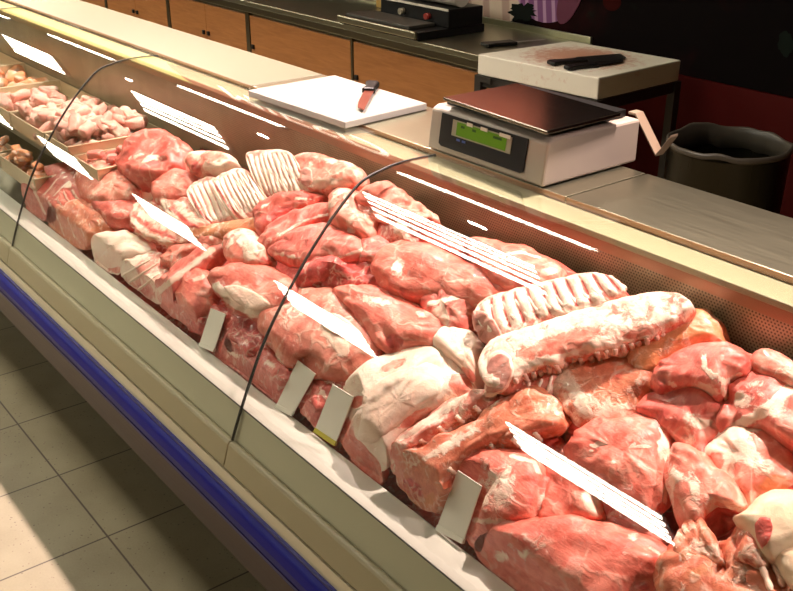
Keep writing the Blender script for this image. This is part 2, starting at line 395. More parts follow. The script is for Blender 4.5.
# ------------------------------------------------------------------ rear worktop with cabinets
YW = 3.5
rw = thing('rear_worktop', 'long dark steel worktop along the back wall with a low raised back edge', 'worktop', (-6, YW, .9))
MB().box((-13, YW, .825), (-3.66, 4.205, .9)).build('top', M['steel_rear'], rw, .004)
MB().box((-13, 4.185, .9005), (-3.66, 4.204, .936)).build('upstand', M['steel_rear'], rw, .003)
MB().box((-13, YW-.004, .83), (-3.66, YW-.0005, .868)).build('front_edge', M['dark_steel'], rw)
def px_x(px, py): return aty(px, py, YW+.03)[0]
posts = [px_x(169, 25), px_x(248, 45)]
pitch = posts[1]-posts[0]
thin = px_x(352, 62)
cabs = []
xs = posts[0]-pitch*3
bounds = [posts[0]-pitch*3, posts[0]-pitch*2, posts[0]-pitch, posts[0], posts[1], thin, -3.70]
names = ['fifth wooden cabinet, mostly beyond the left frame edge, under the rear worktop', 'wooden cabinet at the far left under the rear worktop', 'wooden cabinet just above the far glass seam, second from the left', 'wooden two door cabinet with paired knobs between two dark posts', 'wooden cabinet with a single wide door behind the white cutting board', 'wooden cabinet at the right end of the rear worktop, behind the scale']
for i in range(6):
    a, b = bounds[i], bounds[i+1]
    c = thing('base_cabinet', names[i], 'cabinet', ((a+b)/2, YW+.3, .1), 'wooden cabinets under the rear worktop')
    MB().box((a+.002, YW+.045, .1), (b-.002, 4.18, .823)).build('body', M['dark_steel'], c)
    MB().box((a+.002, YW+.02, .1), (a+.05 if i != 5 else a+.02, YW+.0445, .823)).build('post', M['dark_steel'], c)
    n = 2 if i < 4 else 1; wA = a+(.055 if i != 5 else .025); wB = b-.004
    for k in range(n):
        u0 = wA+(wB-wA)*k/n+.002; u1 = wA+(wB-wA)*(k+1)/n-.002
        d = MB().box((u0, YW+.024, .14), (u1, YW+.0442, .80)).build('door', M['wood'], c, .002)
        kx = u1-.035 if (n == 2 and k == 0) else u0+.035
        MB().box((kx-.014, YW+.008, .575), (kx+.014, YW+.0235, .605)).build('knob', M['black'], d, .003)

# ------------------------------------------------------------------ the serving counter
def smooth(p, n=6):
    out = []
    for i in range(len(p)-1):
        p0 = p[max(i-1, 0)]; p1 = p[i]; p2 = p[i+1]; p3 = p[min(i+2, len(p)-1)]
        for k in range(n):
            t = k/n; out.append(tuple(.5*((2*p1[c])+(-p0[c]+p2[c])*t+(2*p0[c]-5*p1[c]+4*p2[c]-p3[c])*t*t+(-p0[c]+3*p1[c]-3*p2[c]+p3[c])*t**3) for c in range(len(p1))))
    out.append(tuple(p[-1])); return out
prof = [(0.9165,.612),(0.9265,.64),(0.951,.70),(0.98,.765),(1.01,.828),(1.05,.895),(1.10,.965),(1.155,1.035),(1.21,1.096),(1.265,1.148),(1.305,1.178),(1.335,1.1900),(1.352,1.1940),(1.366,1.1968),(1.380,1.1996),(1.394,1.2020),(1.42,1.2050),(1.46,1.2062),(1.50,1.2055),(1.545,1.2035)]
gp = smooth(prof, 5)
M['groove'] = mat('groove_shadow_olive', (.22, .20, .11), .5)
ct = thing('serving_counter', 'long refrigerated meat counter with curved glass, cream front and blue bumper', 'counter', (-3.5, 1.2, 0))
XA, XB = -12.5, 1.2
def part(prof_, name, m, x0=XA, x1=XB, bev=0): return MB().prism(prof_, x0, x1).build(name, m, ct, bev)
part([(.9545,.655),(1.03,.655),(1.03,.683),(.955,.683)], 'front_ledge', M['white_ledge'], bev=.003)
part([(.926,.56),(.952,.56),(.960,.6545),(.954,.6545),(.954,.683),(.9515,.683),(.9345,.636),(.9255,.612)], 'glass_holder', M['holder'])
part([(.9515,.6835),(.9548,.6835),(.9548,.6845),(.9515,.6845)], 'ledge_seal', M['gasket'])
seams = [-1.819, -3.39, -4.815, -6.313, -7.811, -9.309, -10.807, -.321]
ed = sorted([XA, XB]+seams)
for a, b in zip(ed[:-1], ed[1:]):
    part([(.888,.548),(.925,.548),(.9245,.608),(.918,.6105),(.910,.6105),(.905,.604)], 'bumper_panel', M['taupe'], a+.0012, b-.0012, .002)
part([(.894,.538),(.93,.538),(.93,.5475),(.894,.5475)], 'panel_groove', M['groove'])
part([(.884,.506),(.93,.506),(.93,.5375),(.889,.5375)], 'cream_trim', M['cream'])
part([(.876,.499),(.93,.499),(.93,.5055),(.876,.5055)], 'groove', M['darkblue'])
part([(.868,.430),(.93,.430),(.93,.4985),(.880,.4985),(.866,.487),(.858,.465),(.860,.442)], 'blue_bumper', M['blue'], bev=.005)
part([(.864,.420),(.93,.420),(.93,.4295),(.864,.4295)], 'groove', M['darkblue'])
part([(.868,.325),(.93,.325),(.93,.4195),(.864,.4195)], 'lower_body', M['kick'])
part([(1.06,.0),(1.76,.0),(1.76,.55),(.931,.55),(.931,.325),(1.06,.30)], 'plinth', M['black'])
part([(.952,.56),(1.03,.56),(1.03,.654),(.952,.654)], 'inner_front', M['cream'])
part([(1.031,.56),(1.50,.80),(1.50,.83),(1.031,.60)], 'deck', M['dark_steel'])
part([(1.493,.70),(1.512,.70),(1.512,1.1755),(1.493,1.1755)], 'perforated_panel', M['perf'])
part([(1.478,1.176),(1.578,1.176),(1.578,1.19),(1.478,1.19)], 'cream_shelf', M['cream_shelf'], bev=.002)
part([(1.487,1.15),(1.4925,1.15),(1.4925,1.1755),(1.487,1.1755)], 'shelf_lip', M['steel_edge'])
part([(1.513,.56),(1.80,.56),(1.80,1.1755),(1.513,1.1755)], 'rear_body', M['dark_steel'])
for a, b, y0 in ((XA, -2.752, 1.558), (-2.748, -2.235, 1.558), (-2.231, -1.397, 1.558), (-1.393, XB, 1.558)):
    s_ = part([(y0, 1.1908),(1.83,1.1908),(1.83,1.205),(y0,1.205)], 'worktop_slab', M['steel'] if a > XA else M['cream_top'], a, b, .002)
    part([(y0-.0015, 1.1908),(y0-.0002,1.1908),(y0-.0002,1.204),(y0-.0015,1.204)], 'top_edge', M['steel_edge'], a, b)
th_ = .0035
def offs(p, d):
    out = []
    for i in range(len(p)):
        a = p[max(i-1, 0)]; b = p[min(i+1, len(p)-1)]; ty, tz = b[0]-a[0], b[1]-a[1]; l = math.hypot(ty, tz)
        out.append((p[i][0]+tz/l*d, p[i][1]-ty/l*d))
    return out
inner = offs(gp, th_)
for a, b in zip(ed[:-1], ed[1:]):
    n = len(gp); loop = gp+inner[::-1]
    m_ = MB(); vs = [(a+.0025, y, z) for y, z in loop]+[(b-.0025, y, z) for y, z in loop]; N = len(loop)
    m_.add(vs, [(i, (i+1) % N, N+(i+1) % N, N+i) for i in range(N)], True)
    caps = []
    for i in range(n-1): caps += [(i, i+1, N-2-i, N-1-i), (N+i, N+N-1-i, N+N-2-i, N+i+1)]
    m_.add(vs, caps); g = m_.build('glass_pane', M['glass'], ct)
    for e in (0,):
        pass
    md = g.modifiers.new('split', 'EDGE_SPLIT'); md.split_angle = math.radians(40)
for x in seams:
    lo = offs(gp, -.001)[:-1]; li = offs(gp, th_+.001)[:-1]
    loop = lo+li[::-1]; N = len(loop); n = len(lo)
    m_ = MB(); vs = [(x-.0024, y, z) for y, z in loop]+[(x+.0024, y, z) for y, z in loop]
    m_.add(vs, [(i, (i+1) % N, N+(i+1) % N, N+i) for i in range(N)], False)
    caps = []
    for i in range(n-1): caps += [(i, i+1, N-2-i, N-1-i), (N+i, N+N-1-i, N+N-2-i, N+i+1)]
    m_.add(vs, caps); m_.build('pane_seam', M['gasket'], ct)
M['blind'] = mat('screw_dark', (.05, .03, .02), .4, .8)
for k in range(14): # screws along the rear panel
    x = -.35-.42*k
    MB().lathe([(0, 0), (.004, 0), (.004, .002), (0, .003)], (0, 0), 10).build('screw', M['blind'], ct)
    o = C.objects[-1]; o.data.transform(Matrix.Translation(Vector((x, 1.4922, 1.06))-Vector(ct.location))@Matrix.Rotation(math.pi/2, 4, 'X'))
# ------------------------------------------------------------------ things on the worktops
ZT = 1.2052
M['iron'] = mat('dark_iron', (.022, .020, .016), .45)
# white cutting board
cbp = [at(248, 90, ZT+.02), at(345, 122, ZT+.02), at(427, 103, ZT+.02), at(335, 75, ZT+.02)]
cb0 = sum(cbp)/4
def slab(name, pts, z0, z1, m, parent=None, bev=.003, loc=None):
    n = len(pts); vs = [(p[0], p[1], z0) for p in pts]+[(p[0], p[1], z1) for p in pts]
    return MB().add(vs, [tuple(range(n))[::-1], tuple(range(n, 2*n))]+[(i, (i+1) % n, n+(i+1) % n, n+i) for i in range(n)]).build(name, m, parent, bev, loc)
tag(slab('cutting_board', cbp, ZT, ZT+.02, M['board'], None, .003, (cb0[0], cb0[1], ZT)), 'thin white cutting board lying on the counter top left of the scale', 'cutting board')
def knife(name, label, hp, tip, z, m_h, m_b, hl=.11, hw=.026, bw=.034, group=None, mid=None):
    a = np.array(hp[:2]); b = np.array(tip[:2]); d = (b-a)/np.linalg.norm(b-a); L = np.linalg.norm(b-a); n = np.array([-d[1], d[0]])
    k = thing(name, label, 'knife', (*a, z), group)
    def P(u, v): q = a+d*u+n*v; return (q[0], q[1])
    hs = [(0, -.4), (.012, -.62), (.03, -.5), (.06, -.38), (.085, -.45), (hl, -.62), (hl+.004, .55), (.085, .48), (.05, .55), (.02, .62), (.003, .45)]
    slab('handle', [P(u, v*hw) for u, v in hs], z+.001, z+.019, m_h, k, .005)
    bs = [(hl+.001, -.4), (L*.75, -.38), (L*.93, -.18), (L, .42), (hl+.001, .45)]
    slab('blade', [P(u, v*bw) for u, v in bs], z+.008, z+.0105, m_b, k, 0)
    return k
knife('boning_knife', 'short knife with black handle and reddish blade on the white cutting board', at(373, 83, ZT+.03), at(359, 113, ZT+.02), ZT+.0205, M['black'], M['blade'], .105, .036, .034)

# scale
sx0, sx1, sy0, sy1, sz0 = -1.868, -1.464, 1.553, 1.875, ZT
SC = thing('price_scale', 'white electronic scale with green display and steel plate on the counter top', 'scale', ((sx0+sx1)/2, (sy0+sy1)/2, sz0))
b_ = MB().prism([(sy0, sz0+.003), (sy1, sz0+.003), (sy1, sz0+.108), (sy0+.030, sz0+.112), (sy0+.012, sz0+.103), (sy0+.002, sz0+.03)], sx0, sx1)
b_.build('body', M['offwhite'], SC, .006)
for x in (sx0+.03, sx1-.03):
    for y in (sy0+.03, sy1-.03): MB().lathe([(0, sz0), (.014, sz0), (.014, sz0+.0028), (0, sz0+.0028)], (x, y), 16).build('foot', M['black'], SC)
MB().box((sx0+.032, sy0+.05, sz0+.001), (sx1-.012, sy1-.012, sz0+.0027)).build('base_skirt', M['black'], SC)
# front panel on the sloping face
def fp(u, v, off):   # u 0..1 left-right, v 0..1 bottom-top on the front face between the two profile points
    ya, za, yb, zb = sy0+.002, sz0+.03, sy0+.012, sz0+.103
    ny, nz = -(zb-za), (yb-ya); l = math.hypot(ny, nz)
    y = ya+(yb-ya)*v+ny/l*off; z = za+(zb-za)*v+nz/l*off
    return (sx0+(sx1-sx0)*u, y, z)
def fbox(name, u0, u1, v0, v1, o0, o1, m, parent=SC, cut=0):
    c = cut
    uv = [(u0+c, v0), (u1-c, v0), (u1, v0+c*3), (u1, v1), (u0, v1), (u0, v0+c*3)] if c else [(u0, v0), (u1, v0), (u1, v1), (u0, v1)]
    n = len(uv); vs = [fp(u, v, o0) for u, v in uv]+[fp(u, v, o1) for u, v in uv]
    return MB().add(vs, [tuple(range(n))[::-1], tuple(range(n, 2*n))]+[(i, (i+1) % n, n+(i+1) % n, n+i) for i in range(n)]).build(name, m, parent)
pn = fbox('display_panel', .11, .85, -.14, .96, .0003, .003, M['black'], cut=.025)
fbox('display_frame', .22, .73, .33, .86, .0032, .0042, M['bezel'], pn)
fbox('screen', .262, .69, .38, .82, .0044, .005, M['lcd'], pn)
for k, (u, w) in enumerate(((.30, .04), (.40, .04), (.58, .09))):
    fbox('digits', u, u+w*.8, .66, .74, .0051, .0054, M['lcd_dark'], pn)
for u0, u1 in ((.35, .40), (.47, .53), (.63, .72)): fbox('marker_label', u0, u1, .79, .90, .0055, .0065, M['white_pl'], pn)
M['bluemark'] = mat('blue_mark', (.06, .10, .35), .4)
for u0 in (.27, .32): fbox('blue_mark', u0, u0+.03, .20, .27, .0032, .0038, M['bluemark'], pn)
MB().box((sx0+.02, sy0+.045, sz0+.111), (sx1-.03, sy1-.02, sz0+.128)).build('weighing_deck', M['black'], SC)
pl = [at(443, 97, ZT+.137), at(547, 131, ZT+.137), at(621, 113, ZT+.137), at(517, 83, ZT+.137)]
M['platter'] = brushed('platter_steel', (.24, .20, .17), .16)
slab('weighing_plate', pl, ZT+.1285, ZT+.137, M['platter'], SC, .002)
# bent plastic arm at the back of the scale
ya_ = sy1+.01
def strip(name, pts, w, tk, m, parent):
    vs = []
    for p in pts:
        for dy, dz in ((0, 0), (w, 0), (w, tk), (0, tk)): vs.append((p[0], p[1]+dy, p[2]+dz))
    fs = [(i*4+k, i*4+(k+1) % 4, (i+1)*4+(k+1) % 4, (i+1)*4+k) for i in range(len(pts)-1) for k in range(4)]
    n = (len(pts)-1)*4; fs += [(3, 2, 1, 0), (n, n+1, n+2, n+3)]
    return MB().add(vs, fs).build(name, m, parent, .002)
strip('side_arm', [aty(628, 114, ya_), aty(635, 116, ya_), aty(655, 157, ya_), aty(661, 150, ya_+.01), aty(670, 138, ya_+.02)], .03, .007, M['arm'], SC)

# white chopping block on a stand
bz0, bz1 = .85, .95
bp = [at(478, 54, bz1), at(599, 78, bz1), at(681, 60, bz1), at(570, 41, bz1)]
bc = sum(bp)/4
BS = thing('block_stand', 'dark steel stand carrying the white chopping block behind the scale', 'stand', (bc[0], bc[1], 0))
ins = lambda p, k=.965: np.array([bc[0]+(p[0]-bc[0])*k, bc[1]+(p[1]-bc[1])*k])
q = [ins(p) for p in bp]
for p in q:
    MB().box((p[0]-.022, p[1]-.022, 0), (p[0]+.022, p[1]+.022, bz0-.002)).build('leg', M['iron'], BS)
for i in range(4):
    a, b = q[i], q[(i+1) % 4]; d = (b-a)/np.linalg.norm(b-a); n = np.array([-d[1], d[0]])*.012; a2 = a+d*.024; b2 = b-d*.024
    slab('rail', [a2-n, b2-n, b2+n, a2+n], bz0-.055, bz0-.004, M['iron'], BS, 0)
for p in bp:
    o = np.array([p[0]-bc[0], p[1]-bc[1]]); s0 = ins(p, 1.004)
    e1 = np.array([-math.copysign(.11, o[0]), 0]); 
    slab('corner_clip', [s0+np.array([0, math.copysign(.004, o[1])]), s0+e1+np.array([0, math.copysign(.004, o[1])]), s0+e1+np.array([0, math.copysign(.010, o[1])]), s0+np.array([0, math.copysign(.010, o[1])])], bz0-.03, bz0-.001, M['iron'], BS, 0)
tag(slab('chopping_block', bp, bz0, bz1, M['block'], None, .006, (bc[0], bc[1], bz1)), 'thick white chopping block stained reddish brown on its dark stand', 'chopping block')
zb = bz1+.001
def cleaver(a, b, c, w, label):
    pass
knife('butcher_knife', 'black handled broad knife lying further back of the two on the stained block', at(549, 63, zb+.01), at(628, 56, zb+.01), zb, M['black'], mat('dark_blade', (.02, .02, .018), .35, .3), .19, .06, .16, 'two black knives on the stained block')
knife('butcher_knife', 'black handled knife lying nearest the front edge on the stained block', at(566, 68, zb+.01), at(626, 60, zb+.01), zb, M['black'], M['black'], .17, .05, .06, 'two black knives on the stained block')
knife('sharpening_steel', 'black handled sharpening steel lying on the rear steel worktop', at(483, 46, .905), at(548, 40, .905), .9008, M['black'], mat('bright_steel', (.55,.52,.42), .3, .6), .19, .075, .022)

# film wrapping machine on the rear worktop
zr = .9008
wm = thing('wrapping_machine', 'black and steel film wrapping machine on the rear worktop', 'machine', (*aty(405, 20, 3.8)[:2], zr))
a = at(338, 15, zr+.05); b = at(419, 32, zr+.05)
ax0, ax1, ay = a[0], b[0], (a[1]+b[1])/2
MB().box((ax0, ay, zr), (ax1, ay+.50, zr+.045)).build('base', M['black'], wm, .004)
MB().box((ax0, ay-.02, zr+.012), (ax1, ay-.0005, zr+.052)).build('front_roller', M['steel_rear'], wm, .006)
MB().box((ax0+.04, ay+.02, zr+.046), (ax1-.10, ay+.21, zr+.066)).build('hot_plate', mat('hot_plate', (.05, .045, .035), .5), wm, .004)
MB().box((ax0+.12, ay+.22, zr+.046), (ax1+.005, ay+.48, zr+.15)).build('roll_housing', M['black'], wm, .006)
MB().box((ax0+.12, ay+.213, zr+.140), (ax1+.005, ay+.2195, zr+.152)).build('steel_edge', M['white_pl'], wm)
for u in (.30, .62):
    MB().tube([(ax0+.12+(ax1-ax0)*u, ay+.2195, zr+.095), (ax0+.12+(ax1-ax0)*u, ay+.19, zr+.095)], .018, 14).build('knob', M['bezel'] if u < .5 else mat('red_knob', (.3, .03, .02), .4), wm)
MB().tube([(ax0+.14, ay+.33, zr+.21), (ax1-.01, ay+.33, zr+.21)], .058, 20).build('film_roll', M['white_pl'], wm)
# ochre box with round hole, dark device beside it
p0 = at(474, 14, zr); xr = p0[0]; yo = 4.03
ob = thing('ochre_dispenser', 'ochre box with a round dark opening behind the wrapping machine', 'dispenser', (xr-.3, yo, zr))
MB().box((xr-.60, yo, zr), (xr, yo+.12, zr+.26)).build('box', M['ochre'], ob, .006)
MB().tube([(xr-.085, yo-.0005, zr+.14), (xr-.085, yo-.015, zr+.14)], .07, 24).build('ring', M['cream'], ob)
MB().tube([(xr-.085, yo-.0155, zr+.14), (xr-.085, yo-.02, zr+.14)], .045, 24).build('opening', M['black'], ob)
p1 = at(444, 27, zr); p2 = at(480, 26, zr)
dv = thing('black_device', 'low black box with two small knobs, right of the wrapping machine', 'device', (p1[0], p1[1], zr))
MB().box((p1[0]+.01, p1[1], zr), (p2[0], p1[1]+.08, zr+.075)).build('case', M['black'], dv, .008)
for u in (.5, .62): MB().tube([(p1[0]+(p2[0]-p1[0])*u, p1[1]-.0005, zr+.04), (p1[0]+(p2[0]-p1[0])*u, p1[1]-.015, zr+.04)], .007, 10).build('knob', M['steel_rear'], dv)

# waste bin
c0 = at(729, 143, .80); rb = abs(np.linalg.norm(at(668, 134, .80)-at(792, 148, .80)))/2
BN = thing('waste_bin', 'large round dark steel bin with folded liner, behind the counter at right', 'bin', (c0[0], c0[1], 0))
M['binsteel'] = brushed('bin_steel', (.035, .032, .022), .3, (30, 30, 1), .15)
MB().lathe([(0, 0), (rb*.93, 0), (rb*.96, .4), (rb*.985, .775), (rb, .78), (rb*1.0, .795), (rb*.97, .80), (rb*.965, .78), (rb*.9, .03), (0, .03)], (c0[0], c0[1]), 56).build('drum', M['binsteel'], BN)
lv = []; n = 64
m_ = MB(); rings = [(rb*.93, .72), (rb*.962, .803), (rb*.985, .809), (rb*1.01, .803), (rb*1.008, .785)]
for r, z in rings:
    for k in range(n):
        g = 2*math.pi*k/n; w_ = noise.noise(Vector((math.cos(g)*3, math.sin(g)*3, z*6)))
        rr = r*(1+.012*w_); zz = z+(.008*w_+.03*max(0, noise.noise(Vector((math.cos(g)*1.3+3, math.sin(g)*1.3, 2)))) if z > .78 else .03*w_)
        lv.append((c0[0]+rr*math.cos(g), c0[1]+rr*math.sin(g), zz))
m_.add(lv, [(i*n+k, i*n+(k+1) % n, (i+1)*n+(k+1) % n, (i+1)*n+k) for i in range(len(rings)-1) for k in range(n)], True)
ln = m_.build('liner', M['bagliner'], BN); sd = ln.modifiers.new('thick', 'SOLIDIFY'); sd.thickness = .002
# ------------------------------------------------------------------ meat
class Plane:
    def __init__(s, y0, z0, slope): s.p = np.array([0, y0, z0]); a = math.atan(slope); s.n = np.array([0, -math.sin(a), math.cos(a)]); s.v = np.array([0, math.cos(a), math.sin(a)]); s.u = np.array([1., 0, 0])
    def hit(s, px, py, lift): d = ray(px, py); q = s.p+s.n*lift; return O+d*(((q-O)@s.n)/(d@s.n))
HEAP = Plane(1.03, .665, .78)
LOW = Plane(1.03, .655, .62)
FLAT = Plane(1.03, .66, .30)
def spline(pts, N):
    P = np.array(pts, float); n = len(P); out = []
    for i in range(n):
        p0, p1, p2, p3 = P[i-1], P[i], P[(i+1) % n], P[(i+2) % n]
        for k in range(8):
            t = k/8; out.append(.5*((2*p1)+(-p0+p2)*t+(2*p0-5*p1+4*p2-p3)*t*t+(-p0+3*p1-3*p2+p3)*t**3)*.4+.6*(p1*(1-t)+p2*t))
    Q = np.array(out); L = np.r_[0, np.cumsum(np.linalg.norm(np.diff(np.vstack([Q, Q[:1]]), axis=0), axis=1))]
    s = np.linspace(0, L[-1], N, endpoint=False); QQ = np.vstack([Q, Q[:1]])
    return np.stack([np.interp(s, L, QQ[:, k]) for k in range(Q.shape[1])], -1)
def segd(p, a, b):
    ab = b-a; t = np.clip(((p-a)@ab)/(ab@ab+1e-9), 0, 1); return np.linalg.norm(p-(a+t[:, None]*ab), axis=1)
def attr(me, col):
    a = me.color_attributes.new('kind', 'FLOAT_COLOR', 'POINT'); a.data.foreach_set('color', np.c_[np.clip(col, 0, 1.5), np.ones(len(col))].astype('f').ravel())
ALL = []
CARDS = [((199,346),(214,352),(226,314),(211,308),'shortest white price card, farthest along the ledge'),
         ((275,408),(292,416),(316,374),(298,360),'blank white price card just right of the middle seam'),
         ((314,432),(335,446),(354,397),(333,384),'blank white price card with a yellow foot, third along the ledge'),
         ((436,530),(463,544),(482,486),(458,470),'largest white price card, nearest the camera on the ledge')]
CK = .42
def meat(name, label, cat, out, lift=0, th=.04, m='meat', fat=0, red=0, tan=0, blobs=(), lines=(), plane=HEAP, box=.64, bot=.7, rough=1, tilt=None, group=None, N=104, K=26, dents=(), seed=None, sk=.8, fine=1, grow=1.06):
    """a lump of meat lying on the slope; blobs/lines colour its own tissue, all given in photo pixels on its surface"""
    seed = seed if seed is not None else len(ALL)*7.3+1
    P3 = np.array([plane.hit(x, y, lift) for x, y in out]); c = P3.mean(0)
    P2 = np.stack([(P3-c)@plane.u, (P3-c)@plane.v], -1)*grow
    if tilt is not None: pass
    o = spline(P2, N)
    m0 = o.mean(0); w, V = np.linalg.eigh(np.cov((o-m0).T)); ax = V[:, 1]; bx = V[:, 0]
    A = np.abs((o-m0)@ax).max(); B = np.abs((o-m0)@bx).max(); hl = max(A-B, 0)*sk+.004
    t = np.clip((o-m0)@ax, -hl, hl); cs = m0+t[:, None]*ax
    th = min(th, B*1.15+.004)
    vs = []; KK = K
    for k in range(KK+1):
        ph = math.pi*(k/KK)
        r = abs(math.sin(ph))**box; h = math.copysign(abs(math.cos(ph))**.85, math.cos(ph))
        if h < 0: h *= bot
        q = cs+(o-cs)*r
        if k in (0, KK): st = 2*hl/14; q = m0+(np.round(t/st)*st)[:, None]*ax
        vs.append(np.c_[q, np.full(N, h*th)])
    V3 = np.vstack(vs)
    # displacement
    G = c+V3[:, :1]*plane.u+V3[:, 1:2]*plane.v+V3[:, 2:3]*plane.n
    dirn = np.c_[V3[:, :2]-np.tile(cs, (KK+1, 1)), V3[:, 2]*1.2]; ln = np.linalg.norm(dirn, axis=1)[:, None]+1e-9; dirn = dirn/ln
    W3 = dirn[:, :1]*plane.u+dirn[:, 1:2]*plane.v+dirn[:, 2:3]*plane.n
    amp = rough*min(1, B/.05)
    disp = np.empty(len(G)); so = Vector((seed*3.1, seed*1.7, seed*.9))
    axw = ax[0]*plane.u+ax[1]*plane.v
    for i, g in enumerate(G):
        v = Vector(g)-Vector(axw)*(Vector(axw).dot(Vector(g)))*.45
        n1 = noise.noise(v*13+so); n2 = noise.noise(v*34+so); n3 = noise.noise(v*80+so)
        disp[i] = .015*n1+.0075*n2+.0024*n3*fine-.026*max(0, .15-abs(n1+.5*n2))+.002
    edge = np.ones(len(G))
    G = G+W3*(disp*amp*edge)[:, None]
    pp, dep = pix(G)
    up_ = V3[:, 2] > -th*.25
    for (pts, wpx, dd) in dents:
        d = np.full(len(G), 1e9); pts = [np.array(p, float) for p in pts]
        for a, b in zip(pts[:-1], pts[1:]): d = np.minimum(d, segd(pp, a, b))
        G = G-plane.n*(np.exp(-(d/wpx)**2)*dd*up_)[:, None]
    G[:, 1] = np.clip(G[:, 1], 1.0335+.004*(G[:, 2] > .684), 1.4895)
    for ca in CARDS:
        b0 = (np.array(ca[0], float)+ca[1])/2; t0 = (np.array(ca[2], float)+ca[3])/2; wd_ = np.linalg.norm(np.array(ca[0], float)-ca[1])/2
        near = segd(pix(G)[0], b0, t0) < wd_+5
        G[:, 1] = np.where(near, np.maximum(G[:, 1], 1.024+np.maximum(0, G[:, 2]-.683)*CK+.006), G[:, 1])
    fl = .602+.491*(G[:, 1]-1.031)+.004; G[:, 2] = np.maximum(G[:, 2], fl)
    col = np.zeros((len(G), 3)); nz = np.array([noise.noise(Vector(g)*11+so)+.5*noise.noise(Vector(g)*27+so) for g in G])
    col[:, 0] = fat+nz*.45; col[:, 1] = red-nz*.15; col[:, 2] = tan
    pp, dep = pix(G)
    for b in blobs:    # (ch, x, y, rx, ry, angle_deg, strength)
        ch, x, y, rx, ry, an, st = b; an = math.radians(an); q = pp-np.array([x, y])
        u = q[:, 0]*math.cos(an)+q[:, 1]*math.sin(an); v = -q[:, 0]*math.sin(an)+q[:, 1]*math.cos(an)
        f = np.clip(1.35-np.sqrt((u/rx)**2+(v/ry)**2), 0, 1)*up_
        f = f*f*(3-2*f)
        j = {'f': 0, 'r': 1, 't': 2}.get(ch)
        if j is None: col[:, 0] *= 1-f; col[:, 1] *= 1-f; col[:, 2] *= 1-f      # 'm' back to plain muscle
        else:
            col[:, j] = col[:, j]*(1-f)+st*f
            for jj in range(3):
                if jj != j and j != 0: col[:, 0] *= 1-f*.9
    for (ch, pts, wpx, st) in lines:
        d = np.full(len(G), 1e9); pts = [np.array(p, float) for p in pts]
        for a, b in zip(pts[:-1], pts[1:]): d = np.minimum(d, segd(pp, a, b))
        f = np.exp(-(d/wpx)**2)*up_; j = {'f': 0, 'r': 1, 't': 2}[ch]; col[:, j] = np.maximum(col[:, j], st*f)
        if j != 0: col[:, 0] *= 1-f
    fs = [(i*N+k, i*N+(k+1) % N, (i+1)*N+(k+1) % N, (i+1)*N+k) for i in range(KK) for k in range(N)]
    me = bpy.data.meshes.new(name); me.from_pydata([tuple(g-c) for g in G], [], fs); me.polygons.foreach_set('use_smooth', [True]*len(fs))
    attr(me, col)
    bm = bmesh.new(); bm.from_mesh(me); bmesh.ops.remove_doubles(bm, verts=bm.verts, dist=6e-5)
    bmesh.ops.recalc_face_normals(bm, faces=bm.faces); bm.to_mesh(me); bm.free(); me.polygons.foreach_set('use_smooth', [True]*len(me.polygons))
    me.materials.append(M[m])
    ob = bpy.data.objects.new(name, me); C.objects.link(ob); ob.location = tuple(c); tag(ob, label, cat, group)
    keep = up_
    G[:, 1] = G[:, 1]
    ob_info = dict(o=ob, c=c, G=G[keep], pp=pp[keep], dep=dep[keep], plane=plane)
    ALL.append(ob_info); return ob_info
